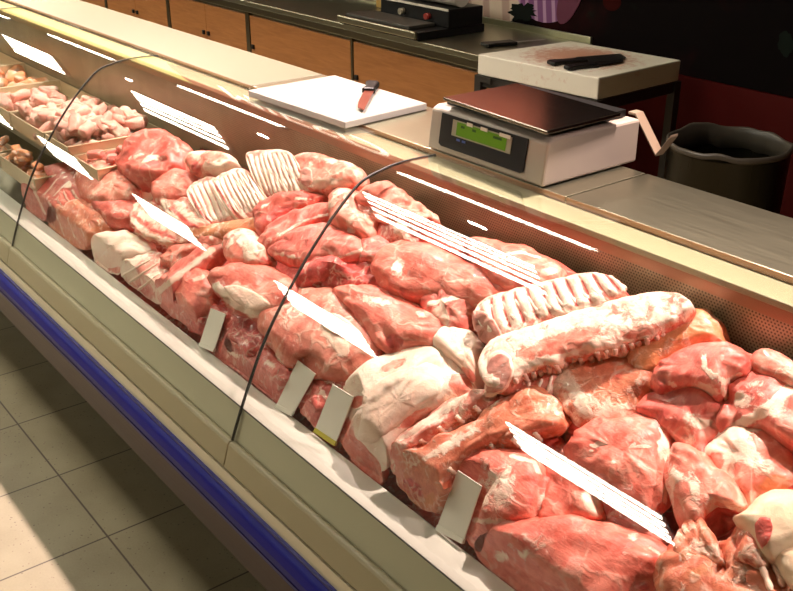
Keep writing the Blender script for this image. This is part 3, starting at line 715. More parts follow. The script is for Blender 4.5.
def sweep(name, label, cat, topl, botl, lift, th, m='rib', nribs=0, amp=.004, top=(.5, .0), side=(.2, .5), back=(.6, 0), stripes=0, e=.42, plane=HEAP, rough=1, lines=(), blobs=(), rs=1, arch=0, group=None, taper=14):
    """a long cut (rack, loin, belly slab): a rounded box section carried between an upper and a lower edge"""
    seed = len(ALL)*5.1+2; so = Vector((seed, seed*.7, seed*1.3)); NU, NA = 110, 60
    lt, lb = lift if isinstance(lift, tuple) else (lift, lift)
    def poly(pts, l):
        P = np.array([plane.hit(x, y, l) for x, y in pts]); L = np.r_[0, np.cumsum(np.linalg.norm(np.diff(P, axis=0), axis=1))]; L /= L[-1]
        u = np.linspace(0, 1, NU); return np.stack([np.interp(u, L, P[:, k]) for k in range(3)], -1)
    Tp, Bp = poly(topl, lt), poly(botl, lb)
    for _ in range(6):
        for Q in (Tp, Bp): Q[1:-1] = (Q[:-2]+2*Q[1:-1]+Q[2:])/4
    c = (Tp.mean(0)+Bp.mean(0))/2; G = []; col = []; ang = []
    for i in range(NU):
        u = i/(NU-1); f = max(.0, 1-abs(2*u-1)**taper)**.5*.93+.07
        cen = (Tp[i]+Bp[i])/2; a = (Bp[i]-Tp[i])/2; nn = plane.n; nn = nn-a*(nn@a)/(a@a); nn = nn/np.linalg.norm(nn)
        for k in range(NA):
            ph = 2*math.pi*k/NA; cx, sx = math.cos(ph), math.sin(ph)
            ca = math.copysign(abs(cx)**e, cx)*f; sa = math.copysign(abs(sx)**e, sx)*(f*.5+.5)
            g = cen+a*ca+nn*(th/2*sa+arch*(1-ca*ca))
            n1 = noise.noise(Vector(g)*14+so); n2 = noise.noise(Vector(g)*42+so); n3 = noise.noise(Vector(g)*95+so)
            up_ = max(0, sx)**.5; fr = max(0, cx)**3
            d = .006*n1*rough+.004*n2*rough*(1+1.2*fr)+.0020*n3
            fat, red = (np.array(top)*up_+np.array(side)*fr*(1-up_*.6)+np.array(back)*(1-up_)*(1-fr))
            fat += .26*n1+.15*n2
            if nribs:
                w = (u*nribs+.12*n1+.25*ca) % 1; rid = abs(math.cos(math.pi*w)); zone = up_*min(1, max(0, (.80-abs(ca))*5))
                d += amp*(rid**.7-.5)*zone; fat += zone*(.5 if rid > .40 else -.45*rs); red += zone*(.75*rs if rid < .30 else -.2)
            if stripes and fr > .2: fat += .7*math.sin(sa*stripes*3)
            ab = np.array(a)/np.linalg.norm(a); G.append(g+nn*d*up_*1.0+ab*d*fr*1.2-nn*d*max(0, -sx)); col.append((fat, red, 0)); ang.append(sx)
    G = np.array(G); col = np.array(col); upm = np.array(ang) > -.35
    G[:, 1] = np.clip(G[:, 1], 1.0335+.004*(G[:, 2] > .684), 1.4895); G[:, 2] = np.maximum(G[:, 2], .606+.491*(G[:, 1]-1.031))
    pp, dep = pix(G)
    for b in blobs:
        ch, x, y, rx, ry, an, st = b; an = math.radians(an); q = pp-np.array([x, y]); u_ = q[:, 0]*math.cos(an)+q[:, 1]*math.sin(an); v_ = -q[:, 0]*math.sin(an)+q[:, 1]*math.cos(an)
        f = np.clip(1.35-np.sqrt((u_/rx)**2+(v_/ry)**2), 0, 1)*upm; f = f*f*(3-2*f); j = {'f': 0, 'r': 1, 't': 2}.get(ch)
        if j is None: col *= (1-f)[:, None]
        else: col *= (1-f*.9)[:, None]; col[:, j] += st*f
    for (ch, pts, wpx, st) in lines:
        d = np.full(len(G), 1e9); pts = [np.array(p, float) for p in pts]
        for a, b in zip(pts[:-1], pts[1:]): d = np.minimum(d, segd(pp, a, b))
        f = np.exp(-(d/wpx)**2)*upm; j = {'f': 0, 'r': 1, 't': 2}[ch]; col[:, j] = np.maximum(col[:, j], st*f)
        if j: col[:, 0] *= 1-f
    fs = [(i*NA+k, i*NA+(k+1) % NA, (i+1)*NA+(k+1) % NA, (i+1)*NA+k) for i in range(NU-1) for k in range(NA)]
    fs += [tuple(range(NA))[::-1], tuple((NU-1)*NA+k for k in range(NA))]
    me = bpy.data.meshes.new(name); me.from_pydata([tuple(g-c) for g in G], [], fs); attr(me, col)
    bm = bmesh.new(); bm.from_mesh(me); bmesh.ops.recalc_face_normals(bm, faces=bm.faces); bm.to_mesh(me); bm.free()
    me.polygons.foreach_set('use_smooth', [True]*len(me.polygons)); me.materials.append(M[m])
    ob = bpy.data.objects.new(name, me); C.objects.link(ob); ob.location = tuple(c); tag(ob, label, cat, group)
    info = dict(o=ob, c=c, G=G[upm], pp=pp[upm], dep=dep[upm], plane=plane); ALL.append(info); return info
def snap(info, px, py):
    d = np.linalg.norm(info['pp']-np.array([px, py]), axis=1); idx = np.argsort(d)[:24]
    dm = info['dep'][idx]; near = idx[dm < dm.min()+.035][:8]
    w = 1/(d[near]+.4)**2; dp = (info['dep'][near]*w).sum()/w.sum()
    r = ray(px, py); return O+r*(dp/(r@fw))
def patch(info, name, out, m='face', off=.003, label=None, fat=0, red=0, tan=0, rim=0, N=56, K=9, blobs=(), flat=False):
    """a thin layer of another tissue lying on its piece (a cut end, a cap of fat)"""
    o = spline(out, N); c = o.mean(0); R = []
    nrm = -fw*.6+info['plane'].n*.4; nrm = nrm/np.linalg.norm(nrm)
    for k in range(K+1):
        s = k/K; q = c+(o-c)*s; R.append(q)
    base = [snap(info, *c)]+[snap(info, *q) for r in R[1:] for q in r]
    base = np.array(base)
    s = np.r_[0, np.repeat(np.arange(1, K+1)/K, N)]
    if flat:
        A = np.c_[base, np.ones(len(base))]; u_, s_, vt = np.linalg.svd(base-base.mean(0)); nn = vt[2]; cc = base.mean(0)
        pr = base-((base-cc)@nn)[:, None]*nn; base = base*.25+pr*.75
    T = base+nrm*(off*(1-s**6)+.0008)[:, None]-nrm*(.004*(s > .99))[:, None]
    Bm = base-nrm*.004
    n = len(T); vs = np.vstack([T, Bm])
    fs = []
    for z, fl in ((0, 1), (n, -1)):
        for k in range(N): f = (z, z+1+k, z+1+(k+1) % N); fs.append(f[::fl])
        for i in range(K-1):
            for k in range(N): f = (z+1+i*N+k, z+1+(i+1)*N+k, z+1+(i+1)*N+(k+1) % N, z+1+i*N+(k+1) % N); fs.append(f[::fl])
    e = 1+(K-1)*N
    for k in range(N): fs.append((e+k, n+e+k, n+e+(k+1) % N, e+(k+1) % N))
    col = np.zeros((len(vs), 3)); col[:, 0] = fat; col[:, 1] = red; col[:, 2] = tan
    ss = np.r_[s, s]
    if rim: col[:, 0] = np.maximum(col[:, 0], rim*np.clip((ss-.78)/.15, 0, 1))
    ppx, _ = pix(vs)
    for (ch, x, y, rx, ry, an, st) in blobs:
        an = math.radians(an); q = ppx-np.array([x, y]); u = q[:, 0]*math.cos(an)+q[:, 1]*math.sin(an); v = -q[:, 0]*math.sin(an)+q[:, 1]*math.cos(an)
        f = np.clip(1.35-np.sqrt((u/rx)**2+(v/ry)**2), 0, 1); j = {'f': 0, 'r': 1, 't': 2}[ch]; col[:, j] = col[:, j]*(1-f)+st*f
    me = bpy.data.meshes.new(name); me.from_pydata([tuple(v-info['c']) for v in vs], [], fs); me.polygons.foreach_set('use_smooth', [True]*len(fs))
    attr(me, col); me.materials.append(M[m]); ob = bpy.data.objects.new(name, me); C.objects.link(ob); ob.parent = info['o']
    if label: ob['label'] = label
    return ob
def bones(info, segs, r=.0065, name='rib_bone', m='bone', rise=.000, sag=0):
    for pts in segs:
        pts = [np.array(p, float) for p in pts]; Q = []
        for k in range(9):
            t = k/8*(len(pts)-1); i = min(int(t), len(pts)-2); Q.append(pts[i]+(pts[i+1]-pts[i])*(t-i))
        W_ = [snap(info, *q)+info['plane'].n*(rise) for q in Q]
        W_ = [W_[0]]+[(W_[i-1]+W_[i]*2+W_[i+1])/4 for i in range(1, 8)]+[W_[8]]
        rs = [r*.55]+[r*(.85+.15*math.sin(i*2.1)) for i in range(1, 8)]+[r*.55]
        b = MB().tube(W_, rs, 10); 
        me = bpy.data.meshes.new(name); me.from_pydata([tuple(np.array(v)-info['c']) for v in b.v], [], b.f); me.polygons.foreach_set('use_smooth', [True]*len(b.f))
        attr(me, np.tile([.9 if m == "bone" else .35, 0, 0], (len(b.v), 1))); me.materials.append(M[m]); ob = bpy.data.objects.new(name, me); C.objects.link(ob); ob.parent = info['o']
def interp(a, b, n): return [(a[0]+(b[0]-a[0])*k/(n-1), a[1]+(b[1]-a[1])*k/(n-1)) for k in range(n)]

#MEATLIST
# -- underlying bed of small scraps that fills the gaps (nobody could count it)
def bed():
    nx, ny = 330, 56; vs = []; col = []
    for i in range(nx):
        for j in range(ny):
            u = -3.44+3.84*i/(nx-1); v = .002+.60*j/(ny-1)
            low = max(0, min(1, (-3.0-u)/.35))
            P = HEAP.p+HEAP.v*v
            z = P[2]*(1-low)+low*(.64+.2*v)
            n1 = noise.noise(Vector((u*9, v*9, 1))); n2 = noise.noise(Vector((u*26, v*26, 4)))
            z = max(z-.075, .602+.491*(P[1]-1.031)+.012)
            z += max(0, .022*n1+.010*n2)
            vs.append((u, min(max(P[1], 1.036), 1.488), z)); col.append((.25+.5*noise.noise(Vector((u*7, v*7, 9))), .35+.6*noise.noise(Vector((u*5, v*5, 19))), 0))
    b = MB(); me = bpy.data.meshes.new('meat_scraps')
    top = len(vs); vs2 = vs+[(v[0], v[1], .602+.491*(v[1]-1.031)+.006) for v in vs]
    fs = [(i*ny+j, (i+1)*ny+j, (i+1)*ny+j+1, i*ny+j+1) for i in range(nx-1) for j in range(ny-1)]
    fs += [tuple(top+q for q in f)[::-1] for f in fs]
    ring = [i*ny for i in range(nx)]+[(nx-1)*ny+j for j in range(1, ny)]+[i*ny+ny-1 for i in range(nx-2, -1, -1)]+[j for j in range(ny-2, 0, -1)]
    fs += [(ring[k], top+ring[k], top+ring[(k+1) % len(ring)], ring[(k+1) % len(ring)]) for k in range(len(ring))]
    c = np.array([-2, 1.2, .7])
    me.from_pydata([tuple(np.array(v)-c) for v in vs2], [], fs); me.polygons.foreach_set('use_smooth', [True]*len(fs))
    attr(me, np.array(col+col)); me.materials.append(M['trim']); o = bpy.data.objects.new('meat_scraps', me); C.objects.link(o); o.location = tuple(c)
    tag(o, 'red meat scraps filling the gaps deep beneath the pieces in the counter', 'meat'); o['kind'] = 'stuff'
bed()
T = lambda dx, dy: (lambda pts: [(x+dx, y+dy) for x, y in pts])

# ---------------- right hand pane
meat('pork_ham', 'largest smooth pink boneless ham at the bottom edge beside the white ledge', 'meat',
  [(474,549),(486,541),(505,533),(530,524),(562,521),(600,525),(638,541),(664,556),(672,568),(664,580),(650,592),(610,612),(540,618),(500,596)], .035, .060, 'meat', box=.8,
  blobs=[('f',500,556,14,8,30,.45),('f',530,552,18,5,-20,.5),('f',590,560,26,5,60,.35),('r',642,585,12,8,0,.6)], lines=[('f',[(640,541),(662,556),(671,570)],2,.5)], dents=[([(495,545),(500,560),(488,575)],5,.008)])
a = meat('pork_shoulder_cut', 'squared pink shoulder cut with pale fat side, right of the large price card', 'meat',
  [(466,470),(474,459),(490,453),(512,454),(532,458),(546,468),(552,484),(548,505),(540,524),(520,532),(496,540),(474,545),(466,530),(462,500)], .040, .062, 'meat', box=.62,
  blobs=[('f',500,490,20,26,20,.62),('f',540,505,9,22,15,.5),('r',532,495,7,26,22,.35),('r',490,537,26,4,-5,.7)], lines=[('f',[(512,456),(534,462),(540,475)],3,.8),('f',[(474,520),(500,522),(528,528)],4,.7)], dents=[([(545,470),(538,500),(526,530)],4,.010)])
meat('pork_lump', 'rounded pink lump with a white fat end between the shoulder cut and the round steak', 'meat',
  [(546,474),(558,467),(575,468),(592,478),(604,492),(610,508),(604,522),(585,526),(565,528),(550,526),(543,512),(543,490)], .030, .046, 'meat', blobs=[('f',593,503,10,18,-25,.9),('r',575,522,30,5,0,.6)])
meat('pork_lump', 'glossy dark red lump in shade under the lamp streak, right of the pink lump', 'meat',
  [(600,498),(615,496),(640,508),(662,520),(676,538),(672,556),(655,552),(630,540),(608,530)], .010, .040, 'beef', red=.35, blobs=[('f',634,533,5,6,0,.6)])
a = meat('pork_leg_steak', 'big round pink leg steak with a curved white seam in the right pane', 'meat',
  [(570,452),(580,440),(600,430),(622,422),(645,419),(664,424),(673,438),(672,460),(670,482),(668,502),(652,514),(628,504),(600,488),(578,470)], .048, .058, 'meat', box=.75,
  lines=[('f',[(590,452),(596,444),(612,442),(630,446),(650,447)],2.2,.9),('f',[(660,428),(668,445),(669,470),(664,500)],3,.8),('f',[(612,458),(620,474)],2,.6)], blobs=[('f',662,448,5,14,0,.8)], dents=[([(592,455),(600,444),(630,446)],3,.005)])
a = meat('pork_hock', 'pale pink hock with a dark hollow at its cut end, right of the round steak', 'meat',
  [(673,462),(680,453),(694,454),(712,464),(730,482),(741,500),(746,513),(736,516),(722,514),(708,522),(698,532),(686,520),(676,500),(671,480)], .062, .050, 'fatty', fat=.42, box=.75,
  blobs=[('m',692,462,16,8,25,1),('m',682,500,9,20,0,1),('m',712,490,14,6,20,1)])
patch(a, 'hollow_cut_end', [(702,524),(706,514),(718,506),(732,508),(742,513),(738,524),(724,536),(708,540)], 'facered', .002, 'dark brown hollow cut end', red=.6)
meat('pork_knuckle', 'marbled knuckle with two red muscles framed in white fat above the hock', 'meat',
  [(703,462),(712,448),(728,436),(748,431),(770,432),(786,442),(800,460),(806,484),(790,494),(772,500),(758,503),(756,516),(746,518),(730,500),(716,478)], .040, .052, 'fatty', fat=.62, box=.8,
  blobs=[('m',716,462,9,12,40,1),('m',745,478,10,20,-20,1),('m',764,444,9,14,-10,1),('m',780,456,13,16,0,1),('t',775,485,20,12,0,.7)], dents=[([(728,470),(742,500),(750,514)],4,.009)])
meat('pork_shoulder', 'large shoulder at the right frame edge with a white fat streak across pink muscle', 'meat',
  [(722,420),(728,398),(742,384),(760,376),(790,386),(830,408),(850,450),(820,462),(792,452),(768,434),(742,434),(728,440)], .050, .056, 'meat2',
  lines=[('f',[(788,390),(775,402),(762,412),(748,420),(735,428)],7,.95)], blobs=[('f',742,400,12,9,40,.55),('f',775,408,9,14,30,.7)], dents=[([(728,398),(734,418),(722,426)],5,.010)])
meat('pork_shoulder', 'shoulder with an oval muscle ringed in white fat beside the perforated panel', 'meat',
  [(655,388),(662,374),(680,362),(698,352),(716,346),(736,350),(752,362),(762,374),(752,386),(734,390),(730,404),(722,408),(704,398),(684,400),(664,402)], .070, .058, 'meat2',
  lines=[('f',[(704,356),(704,366),(712,376),(726,382),(740,374)],3.2,1),('f',[(722,388),(728,402)],3,.8)], blobs=[('f',708,390,14,8,20,.7),('r',664,392,8,9,0,.8),('f',672,384,6,4,20,.7)], dents=[([(664,380),(672,388),(668,398)],4,.008)])
meat('pork_scrap', 'curled pink and white scrap against the perforated panel at the right frame edge', 'meat',
  [(752,372),(760,360),(772,354),(790,362),(815,380),(812,396),(790,392),(768,384)], .075, .040, 'fatty', fat=.35, blobs=[('m',775,362,14,5,15,1)])
meat('pork_flank', 'flat deep pink cut with whitish membrane between the shoulder and the round steak', 'meat',
  [(640,420),(650,406),(664,398),(684,394),(706,394),(722,402),(732,416),(738,430),(728,442),(714,450),(704,464),(690,452),(676,440),(664,428)], .045, .044, 'meat2',
  blobs=[('f',700,420,22,14,-10,.62),('r',660,414,16,8,-25,.5),('m',712,414,10,6,0,1),('f',690,440,14,8,20,.5)], rough=1.3)
meat('pork_belly', 'hanging belly slab with orange membrane and pale fat right of the long loin', 'meat',
  [(560,382),(575,366),(605,358),(640,352),(662,360),(666,380),(658,398),(644,414),(628,430),(604,437),(582,432),(566,412),(556,396)], .040, .056, 'carcass', tan=.25, fat=.35,
  blobs=[('r',610,378,26,12,-20,.45),('f',615,415,26,12,-15,.75),('t',650,392,7,22,25,.9),('f',580,398,8,22,-20,.8)])
meat('pork_belly', 'orange brown skinned belly piece leaning on the rear panel above the shoulder', 'meat',
  [(628,356),(645,340),(672,326),(700,315),(712,316),(722,330),(726,348),(706,352),(684,364),(664,378),(640,382)], .065, .045, 'carcass', tan=.95, fat=.1, rough=.6)
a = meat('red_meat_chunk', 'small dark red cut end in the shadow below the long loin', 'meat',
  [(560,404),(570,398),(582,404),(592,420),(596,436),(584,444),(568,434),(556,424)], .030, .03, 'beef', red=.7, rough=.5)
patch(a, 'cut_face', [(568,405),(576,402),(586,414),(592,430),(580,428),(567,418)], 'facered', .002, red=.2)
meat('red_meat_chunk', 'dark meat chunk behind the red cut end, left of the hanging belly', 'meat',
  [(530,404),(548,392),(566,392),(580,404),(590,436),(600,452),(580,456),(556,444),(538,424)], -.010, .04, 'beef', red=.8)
a = sweep('loin_rack', 'longest bone-in loin with pink oval cut end, running across under the bare rib rack', 'meat',
  [(478,358),(494,344),(526,333),(568,320),(610,307),(650,297),(682,296),(695,304)], [(490,400),(506,396),(530,376),(570,361),(610,351),(650,342),(680,330),(697,318)], .112, .058, 'fatty', top=(.66,.0), side=(.30,.42), back=(.6,0), e=.42, arch=.004, taper=11,
  blobs=[('m',560,344,48,10,-16,1),('m',640,332,22,5,-14,1),('r',676,330,14,4,-35,.5)], lines=[('f',[(512,372),(540,362),(580,350),(620,340)],2,.8)])
patch(a, 'cut_face', [(484,388),(483,370),(490,356),(502,350),(512,356),(515,370),(510,388),(500,398),(490,398)], 'face', .004, 'pink oval cut end ringed with fat', rim=.9, flat=True)
bones(a, [((514+8.2*k+(k*7%5)*.5, 377-2.45*k-(k*5%3)), (516+8.2*k+(k*3%4), 382-2.45*k+(k*7%4)*.6)) for k in range(19)], .0058, 'chine_bone', rise=-.0040, m='ribpale')
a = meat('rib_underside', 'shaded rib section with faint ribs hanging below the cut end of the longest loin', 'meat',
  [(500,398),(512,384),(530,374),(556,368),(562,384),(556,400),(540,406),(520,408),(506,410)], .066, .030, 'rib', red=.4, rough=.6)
bones(a, [((512,404),(518,388)),((522,404),(530,382)),((534,402),(542,379)),((546,398),(552,376))], .004)
a = sweep('rib_rack', 'bare rib rack with pale bones and smooth pink cut end, left above the longest loin', 'meat',
  [(474,310),(490,299),(520,291),(556,283),(590,276),(610,277)], [(488,342),(506,344),(530,334),(570,322),(606,310),(636,298)], .118, .040, 'rib', nribs=11, amp=.007, top=(.45,0), side=(.25,.55), e=.42, arch=.004)
patch(a, 'cut_face', [(469,322),(474,311),(484,310),(494,318),(502,332),(503,344),(490,344),(476,338)], 'face', .004, 'smooth salmon pink cut end', flat=True)
bones(a, [((490+11.8*k, 304-2.9*k), (503+12.2*k, 324-3.6*k)) for k in range(11)], .0060, rise=-.0045, m='ribpale')
meat('loin_end', 'pink loin end against the perforated panel, partly behind a lamp streak', 'meat',
  [(470,246),(486,243),(510,248),(536,252),(554,260),(565,274),(560,286),(546,292),(520,294),(498,288),(478,272)], .100, .042, 'meat',
  lines=[('f',[(500,262),(506,254),(522,252),(540,258)],2.2,.8)], blobs=[('f',548,272,10,5,0,.8),('r',556,282,8,7,0,.5)])
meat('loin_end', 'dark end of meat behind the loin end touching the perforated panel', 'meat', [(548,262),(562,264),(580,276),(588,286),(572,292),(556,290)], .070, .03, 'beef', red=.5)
meat('pork_loin', 'broad smooth boneless loin lying under the wide lamp streak in the middle', 'meat',
  [(380,262),(392,250),(412,246),(440,256),(474,268),(505,284),(528,300),(514,310),(486,312),(460,312),(436,304),(412,304),(392,292),(380,278)], .080, .050, 'meat', rough=.8,
  blobs=[('f',398,268,8,12,30,.7),('r',405,292,14,8,20,.55),('f',490,305,30,5,-6,.5)])
meat('pork_joint', 'bone joint with a white cap between the broad loin and the bare rib rack', 'meat',
  [(424,304),(440,292),(460,290),(476,298),(478,316),(470,334),(456,342),(440,330),(428,318)], .075, .042, 'meat2', blobs=[('f',440,318,12,16,-20,.95),('r',464,316,8,12,0,.35)], lines=[('f',[(430,304),(448,300),(464,294),(474,292)],3,1)])
meat('pork_ham', 'pink ham left of the bone joint, above the cream fat covered slab', 'meat',
  [(340,296),(356,291),(380,296),(410,304),(436,316),(452,328),(448,340),(432,352),(412,358),(392,356),(378,342),(362,322),(346,308)], .070, .052, 'meat',
  blobs=[('r',394,342,10,10,0,.9),('f',372,300,26,5,10,.7),('r',440,340,10,8,0,.5),('f',420,315,10,4,20,.5)], dents=[([(384,330),(392,344),(394,354)],5,.014)])
a = meat('shrink_wrapped_ham', 'plump ham covered in marbled white fat under the lower left lamp streak', 'meat',
  [(266,318),(272,302),(290,294),(312,292),(338,298),(360,310),(376,328),(386,346),(384,364),(364,376),(340,382),(314,378),(290,366),(272,346)], .050, .062, 'fatty', fat=.25,
  blobs=[('m',312,330,13,22,-10,1),('m',350,352,22,12,10,1),('f',335,335,12,26,-30,.9),('f',300,310,22,8,0,.6),('r',382,356,8,8,0,.7),('m',285,345,8,16,0,1)])
patch(a, 'fat_layer', [(318,312),(340,314),(360,330),(370,346),(356,344),(340,336),(324,330)], 'fatcap', .003, fat=.4)
a = meat('fat_covered_slab', 'widest slab covered in smooth cream fat in the middle front', 'meat',
  [(340,434),(344,410),(356,388),(378,370),(402,358),(432,350),(452,354),(466,366),(478,384),(476,398),(452,412),(424,424),(404,444),(384,466),(360,470),(344,458)], .052, .060, 'fatty', fat=.95, box=.75, rough=.8,
  blobs=[('m',348,440,8,26,0,1),('m',392,366,20,5,-20,1),('m',460,384,14,14,30,1),('m',415,418,24,6,-30,.6),('m',356,402,10,6,-40,1)])
patch(a, 'fat_layer', [(366,388),(396,370),(430,360),(446,370),(444,392),(420,408),(396,428),(372,446),(356,440),(360,412)], 'fatcap', .005, 'smooth cream fat cap', fat=.95)
meat('fat_cushion', 'cream coloured fat covered lump between the cream slab and the longest loin', 'meat',
  [(436,352),(448,338),(462,330),(476,336),(488,348),(486,362),(484,378),(478,388),(466,374),(450,362)], .060, .050, 'fatty', fat=1.1, rough=.5, blobs=[('m',468,374,12,7,40,1)])
a = meat('rib_strip', 'narrow ragged rib strip along the right edge of the cream slab', 'meat',
  [(378,476),(386,460),(402,442),(424,424),(450,406),(474,396),(492,396),(500,404),(490,416),(464,424),(440,436),(418,450),(402,464),(390,482)], .080, .034, 'rib', red=.2, fat=.3, rough=1.6, sk=.97,
  blobs=[('f',430,420,50,4,-34,.8)])
bones(a, [((404,452),(414,459)),((420,440),(430,447)),((438,427),(447,434)),((456,416),(464,423)),((474,406),(481,413))], .006, 'sawn_bone', rise=.001)
a = meat('rib_strip', 'longer rib strip with red meat ending behind the large price card', 'meat',
  [(384,490),(396,474),(416,458),(444,442),(474,428),(504,410),(532,404),(552,408),(562,422),(556,434),(530,440),(502,448),(474,462),(452,480),(440,504),(428,520),(408,512),(392,502)], .068, .044, 'carcass', fat=.25, red=.15, rough=1.4, sk=.97,
  blobs=[('r',408,492,16,16,0,.8),('f',450,446,40,5,-28,.9),('r',480,440,34,5,-25,.4),('t',430,500,6,14,20,.8),('m',530,418,22,8,-10,1)], dents=[([(430,480),(450,470),(480,452)],5,.010)])
bones(a, [((448,468),(458,476)),((468,456),(478,464)),((490,444),(498,452)),((512,438),(520,446)),((534,432),(541,440))], .006, 'sawn_bone', rise=.0)
meat('meat_chunk', 'dark chunk filling the gap right of the longer rib strip', 'meat', [(500,450),(520,440),(548,434),(566,440),(575,462),(560,470),(536,462),(512,458)], .015, .035, 'beef', red=.6)
meat('meat_chunk', 'small red ragged chunk squeezed under the rib section at the lamp streak', 'meat', [(496,410),(508,402),(528,404),(542,406),(530,412),(512,416)], .070, .022, 'beef', red=.4, rough=1.6)
# front row trimmings between the price cards
meat('beef_trimming', 'rosy trimming between the price card at the seam and the one before it', 'meat',
  [(240,366),(252,352),(272,348),(290,360),(304,366),(296,388),(284,404),(268,402),(250,388)], .028, .036, 'trim', red=.25, rough=1.7, blobs=[('f',272,366,14,5,40,.6)])
meat('beef_trimming', 'red marbled trimming between the two middle price cards', 'meat',
  [(300,412),(302,392),(312,374),(330,366),(346,374),(346,394),(336,414),(324,430)], .024, .038, 'trim', red=.35, rough=1.7, blobs=[('f',322,392,10,4,60,.7)])
meat('beef_trimming', 'crimson trimming with white threads above the first price card', 'meat',
  [(218,330),(228,314),(246,308),(264,318),(276,334),(270,352),(254,358),(236,350)], .032, .038, 'trim', red=.55, rough=1.8)
meat('beef_trimming', 'crimson ragged trimming just left of the middle glass seam', 'meat',
  [(216,352),(222,336),(240,338),(256,350),(258,372),(246,382),(228,368)], .020, .034, 'trim', red=.4, rough=1.8, blobs=[('f',240,356,16,3,20,.7)])
meat('beef_trimming', 'dark red trimming behind the first price card', 'meat',
  [(182,316),(190,302),(206,296),(220,304),(226,318),(218,336),(204,336),(190,330)], .020, .034, 'trim', red=.5, rough=1.8)
meat('beef_trimming', 'thin reddish strip along the ledge between two price cards and the cream slab', 'meat',
  [(284,372),(296,364),(330,372),(362,384),(356,400),(338,396),(310,382)], .034, .024, 'trim', red=.3, rough=1.3, blobs=[('f',330,382,26,3,20,.6)])
meat('meat_chunk', 'pink end of meat below the cream slab right of the third price card', 'meat',
  [(340,440),(346,424),(360,430),(376,452),(384,468),(376,480),(362,470),(348,458)], .020, .035, 'meat')
# bottom right
a = meat('carcass_pieces', 'jagged orange red chopped carcass at the bottom right corner', 'meat',
  [(664,575),(670,556),(682,540),(688,524),(700,536),(714,546),(732,544),(744,532),(758,534),(768,548),(790,552),(806,580),(800,612),(740,625),(680,612)], .045, .050, 'carcass', tan=.30, red=.25, fat=.2, rough=2.2,
  blobs=[('f',686,548,7,20,10,.7),('r',742,545,12,10,0,.5),('t',700,570,20,10,0,.6),('f',740,575,10,16,20,.5)], dents=[([(716,550),(722,566)],6,.02),([(770,560),(782,590)],5,.016)])
bones(a, [((758,556),(772,592)),((770,552),(784,588)),((782,552),(792,580))], .006, 'cut_rib', rise=.004)
a = meat('chop_bones', 'upright ragged bone end rising beside the hollow hock', 'meat',
  [(680,552),(684,530),(688,516),(696,520),(704,532),(716,548),(724,562),(706,566),(688,566)], .082, .024, 'carcass', tan=.4, fat=.3, rough=2.0)
a = meat('chop_bones', 'ragged red bone stump left of the pale trotter', 'meat',
  [(736,545),(742,532),(752,530),(764,538),(772,552),(764,566),(748,566),(738,558)], .080, .024, 'carcass', red=.45, fat=.35, rough=2.0)
a = meat('pork_trotter', 'pale skinned trotter with red cut end at the right frame edge', 'meat',
  [(736,522),(748,514),(760,504),(776,497),(800,496),(830,504),(840,530),(820,548),(794,556),(776,562),(762,556),(752,540),(742,530)], .082, .046, 'skin', rough=.5, box=.85)
patch(a, 'cut_face', [(754,524),(760,516),(770,516),(774,526),(770,540),(762,550),(756,540)], 'facered', .003, 'red cut end', rim=.5)
meat('pork_trotter', 'second pale trotter mostly out of frame below the first one', 'meat',
  [(774,560),(786,552),(810,546),(835,556),(838,590),(812,602),(794,592),(782,576)], .070, .04, 'skin', rough=.4)
meat('meat_chunk', 'dark red chunk under the knuckle beside the trotter', 'meat', [(752,500),(770,498),(800,488),(830,500),(810,512),(780,512),(760,514)], .020, .035, 'beef', red=.6)
# back trimmings near the middle seam
meat('pork_trimmings', 'frilly pink and white trimmings heaped at the rear right of the middle seam', 'meat',
  [(362,206),(372,196),(392,192),(412,198),(428,208),(436,222),(424,230),(402,222),(382,218)], .105, .034, 'fatty', fat=.3, rough=2.2)
meat('pork_trimmings', 'pale pink trimmings behind the middle glass seam', 'meat',
  [(334,206),(346,196),(362,194),(376,204),(382,224),(372,240),(352,242),(338,228)], .090, .040, 'fatty', fat=.28, rough=1.8)
meat('pork_trimmings', 'loose pink trimmings under the near end of the wide lamp streak', 'meat',
  [(366,236),(380,222),(402,224),(424,236),(420,250),(396,254),(376,258)], .070, .040, 'trim', fat=.2, rough=1.8)
meat('dark_meat_piece', 'dark rear piece beside the perforated panel right of the frilly trimmings', 'meat',
  [(418,220),(436,224),(452,236),(470,248),(466,262),(444,256),(426,244)], .080, .034, 'beef', red=.4)

# ---------------- middle pane
def rack(name, label, out, a0, a1, b0, b1, n, lift, **kw):
    A_ = interp(a0, a1, 2*n-1); B_ = interp(b0, b1, 2*n-1)
    kw['lines'] = list(kw.get('lines', []))+[('r', [A_[k], B_[k]], .8, .75) for k in range(1, 2*n-1, 2)]
    i = meat(name, label, 'meat', out, lift, kw.pop('th', .026), 'rib', fat=kw.pop('fat', .45), box=.5, rough=.5, grow=1.0, **kw)
    A = interp(a0, a1, n); B = interp(b0, b1, n); bones(i, list(zip(A, B)), .0058, rise=-.0038, m='ribpale'); return i
a = sweep('rib_rack', 'upright pale rib rack leaning on the rear panel left of the middle seam', 'meat',
  [(244,154),(260,151),(280,151),(294,153)], [(266,202),(282,206),(302,204),(318,195)], (.150, .105), .030, 'rib', nribs=10, amp=.005, rs=.45, top=(.45,0), side=(.4,.4), e=.35, arch=.010)
bones(a, [((251+4.3*k, 158-.1*k), (268+4.0*k, 192-.7*k)) for k in range(10)], .0045, rise=-.0030, m='ribpale')
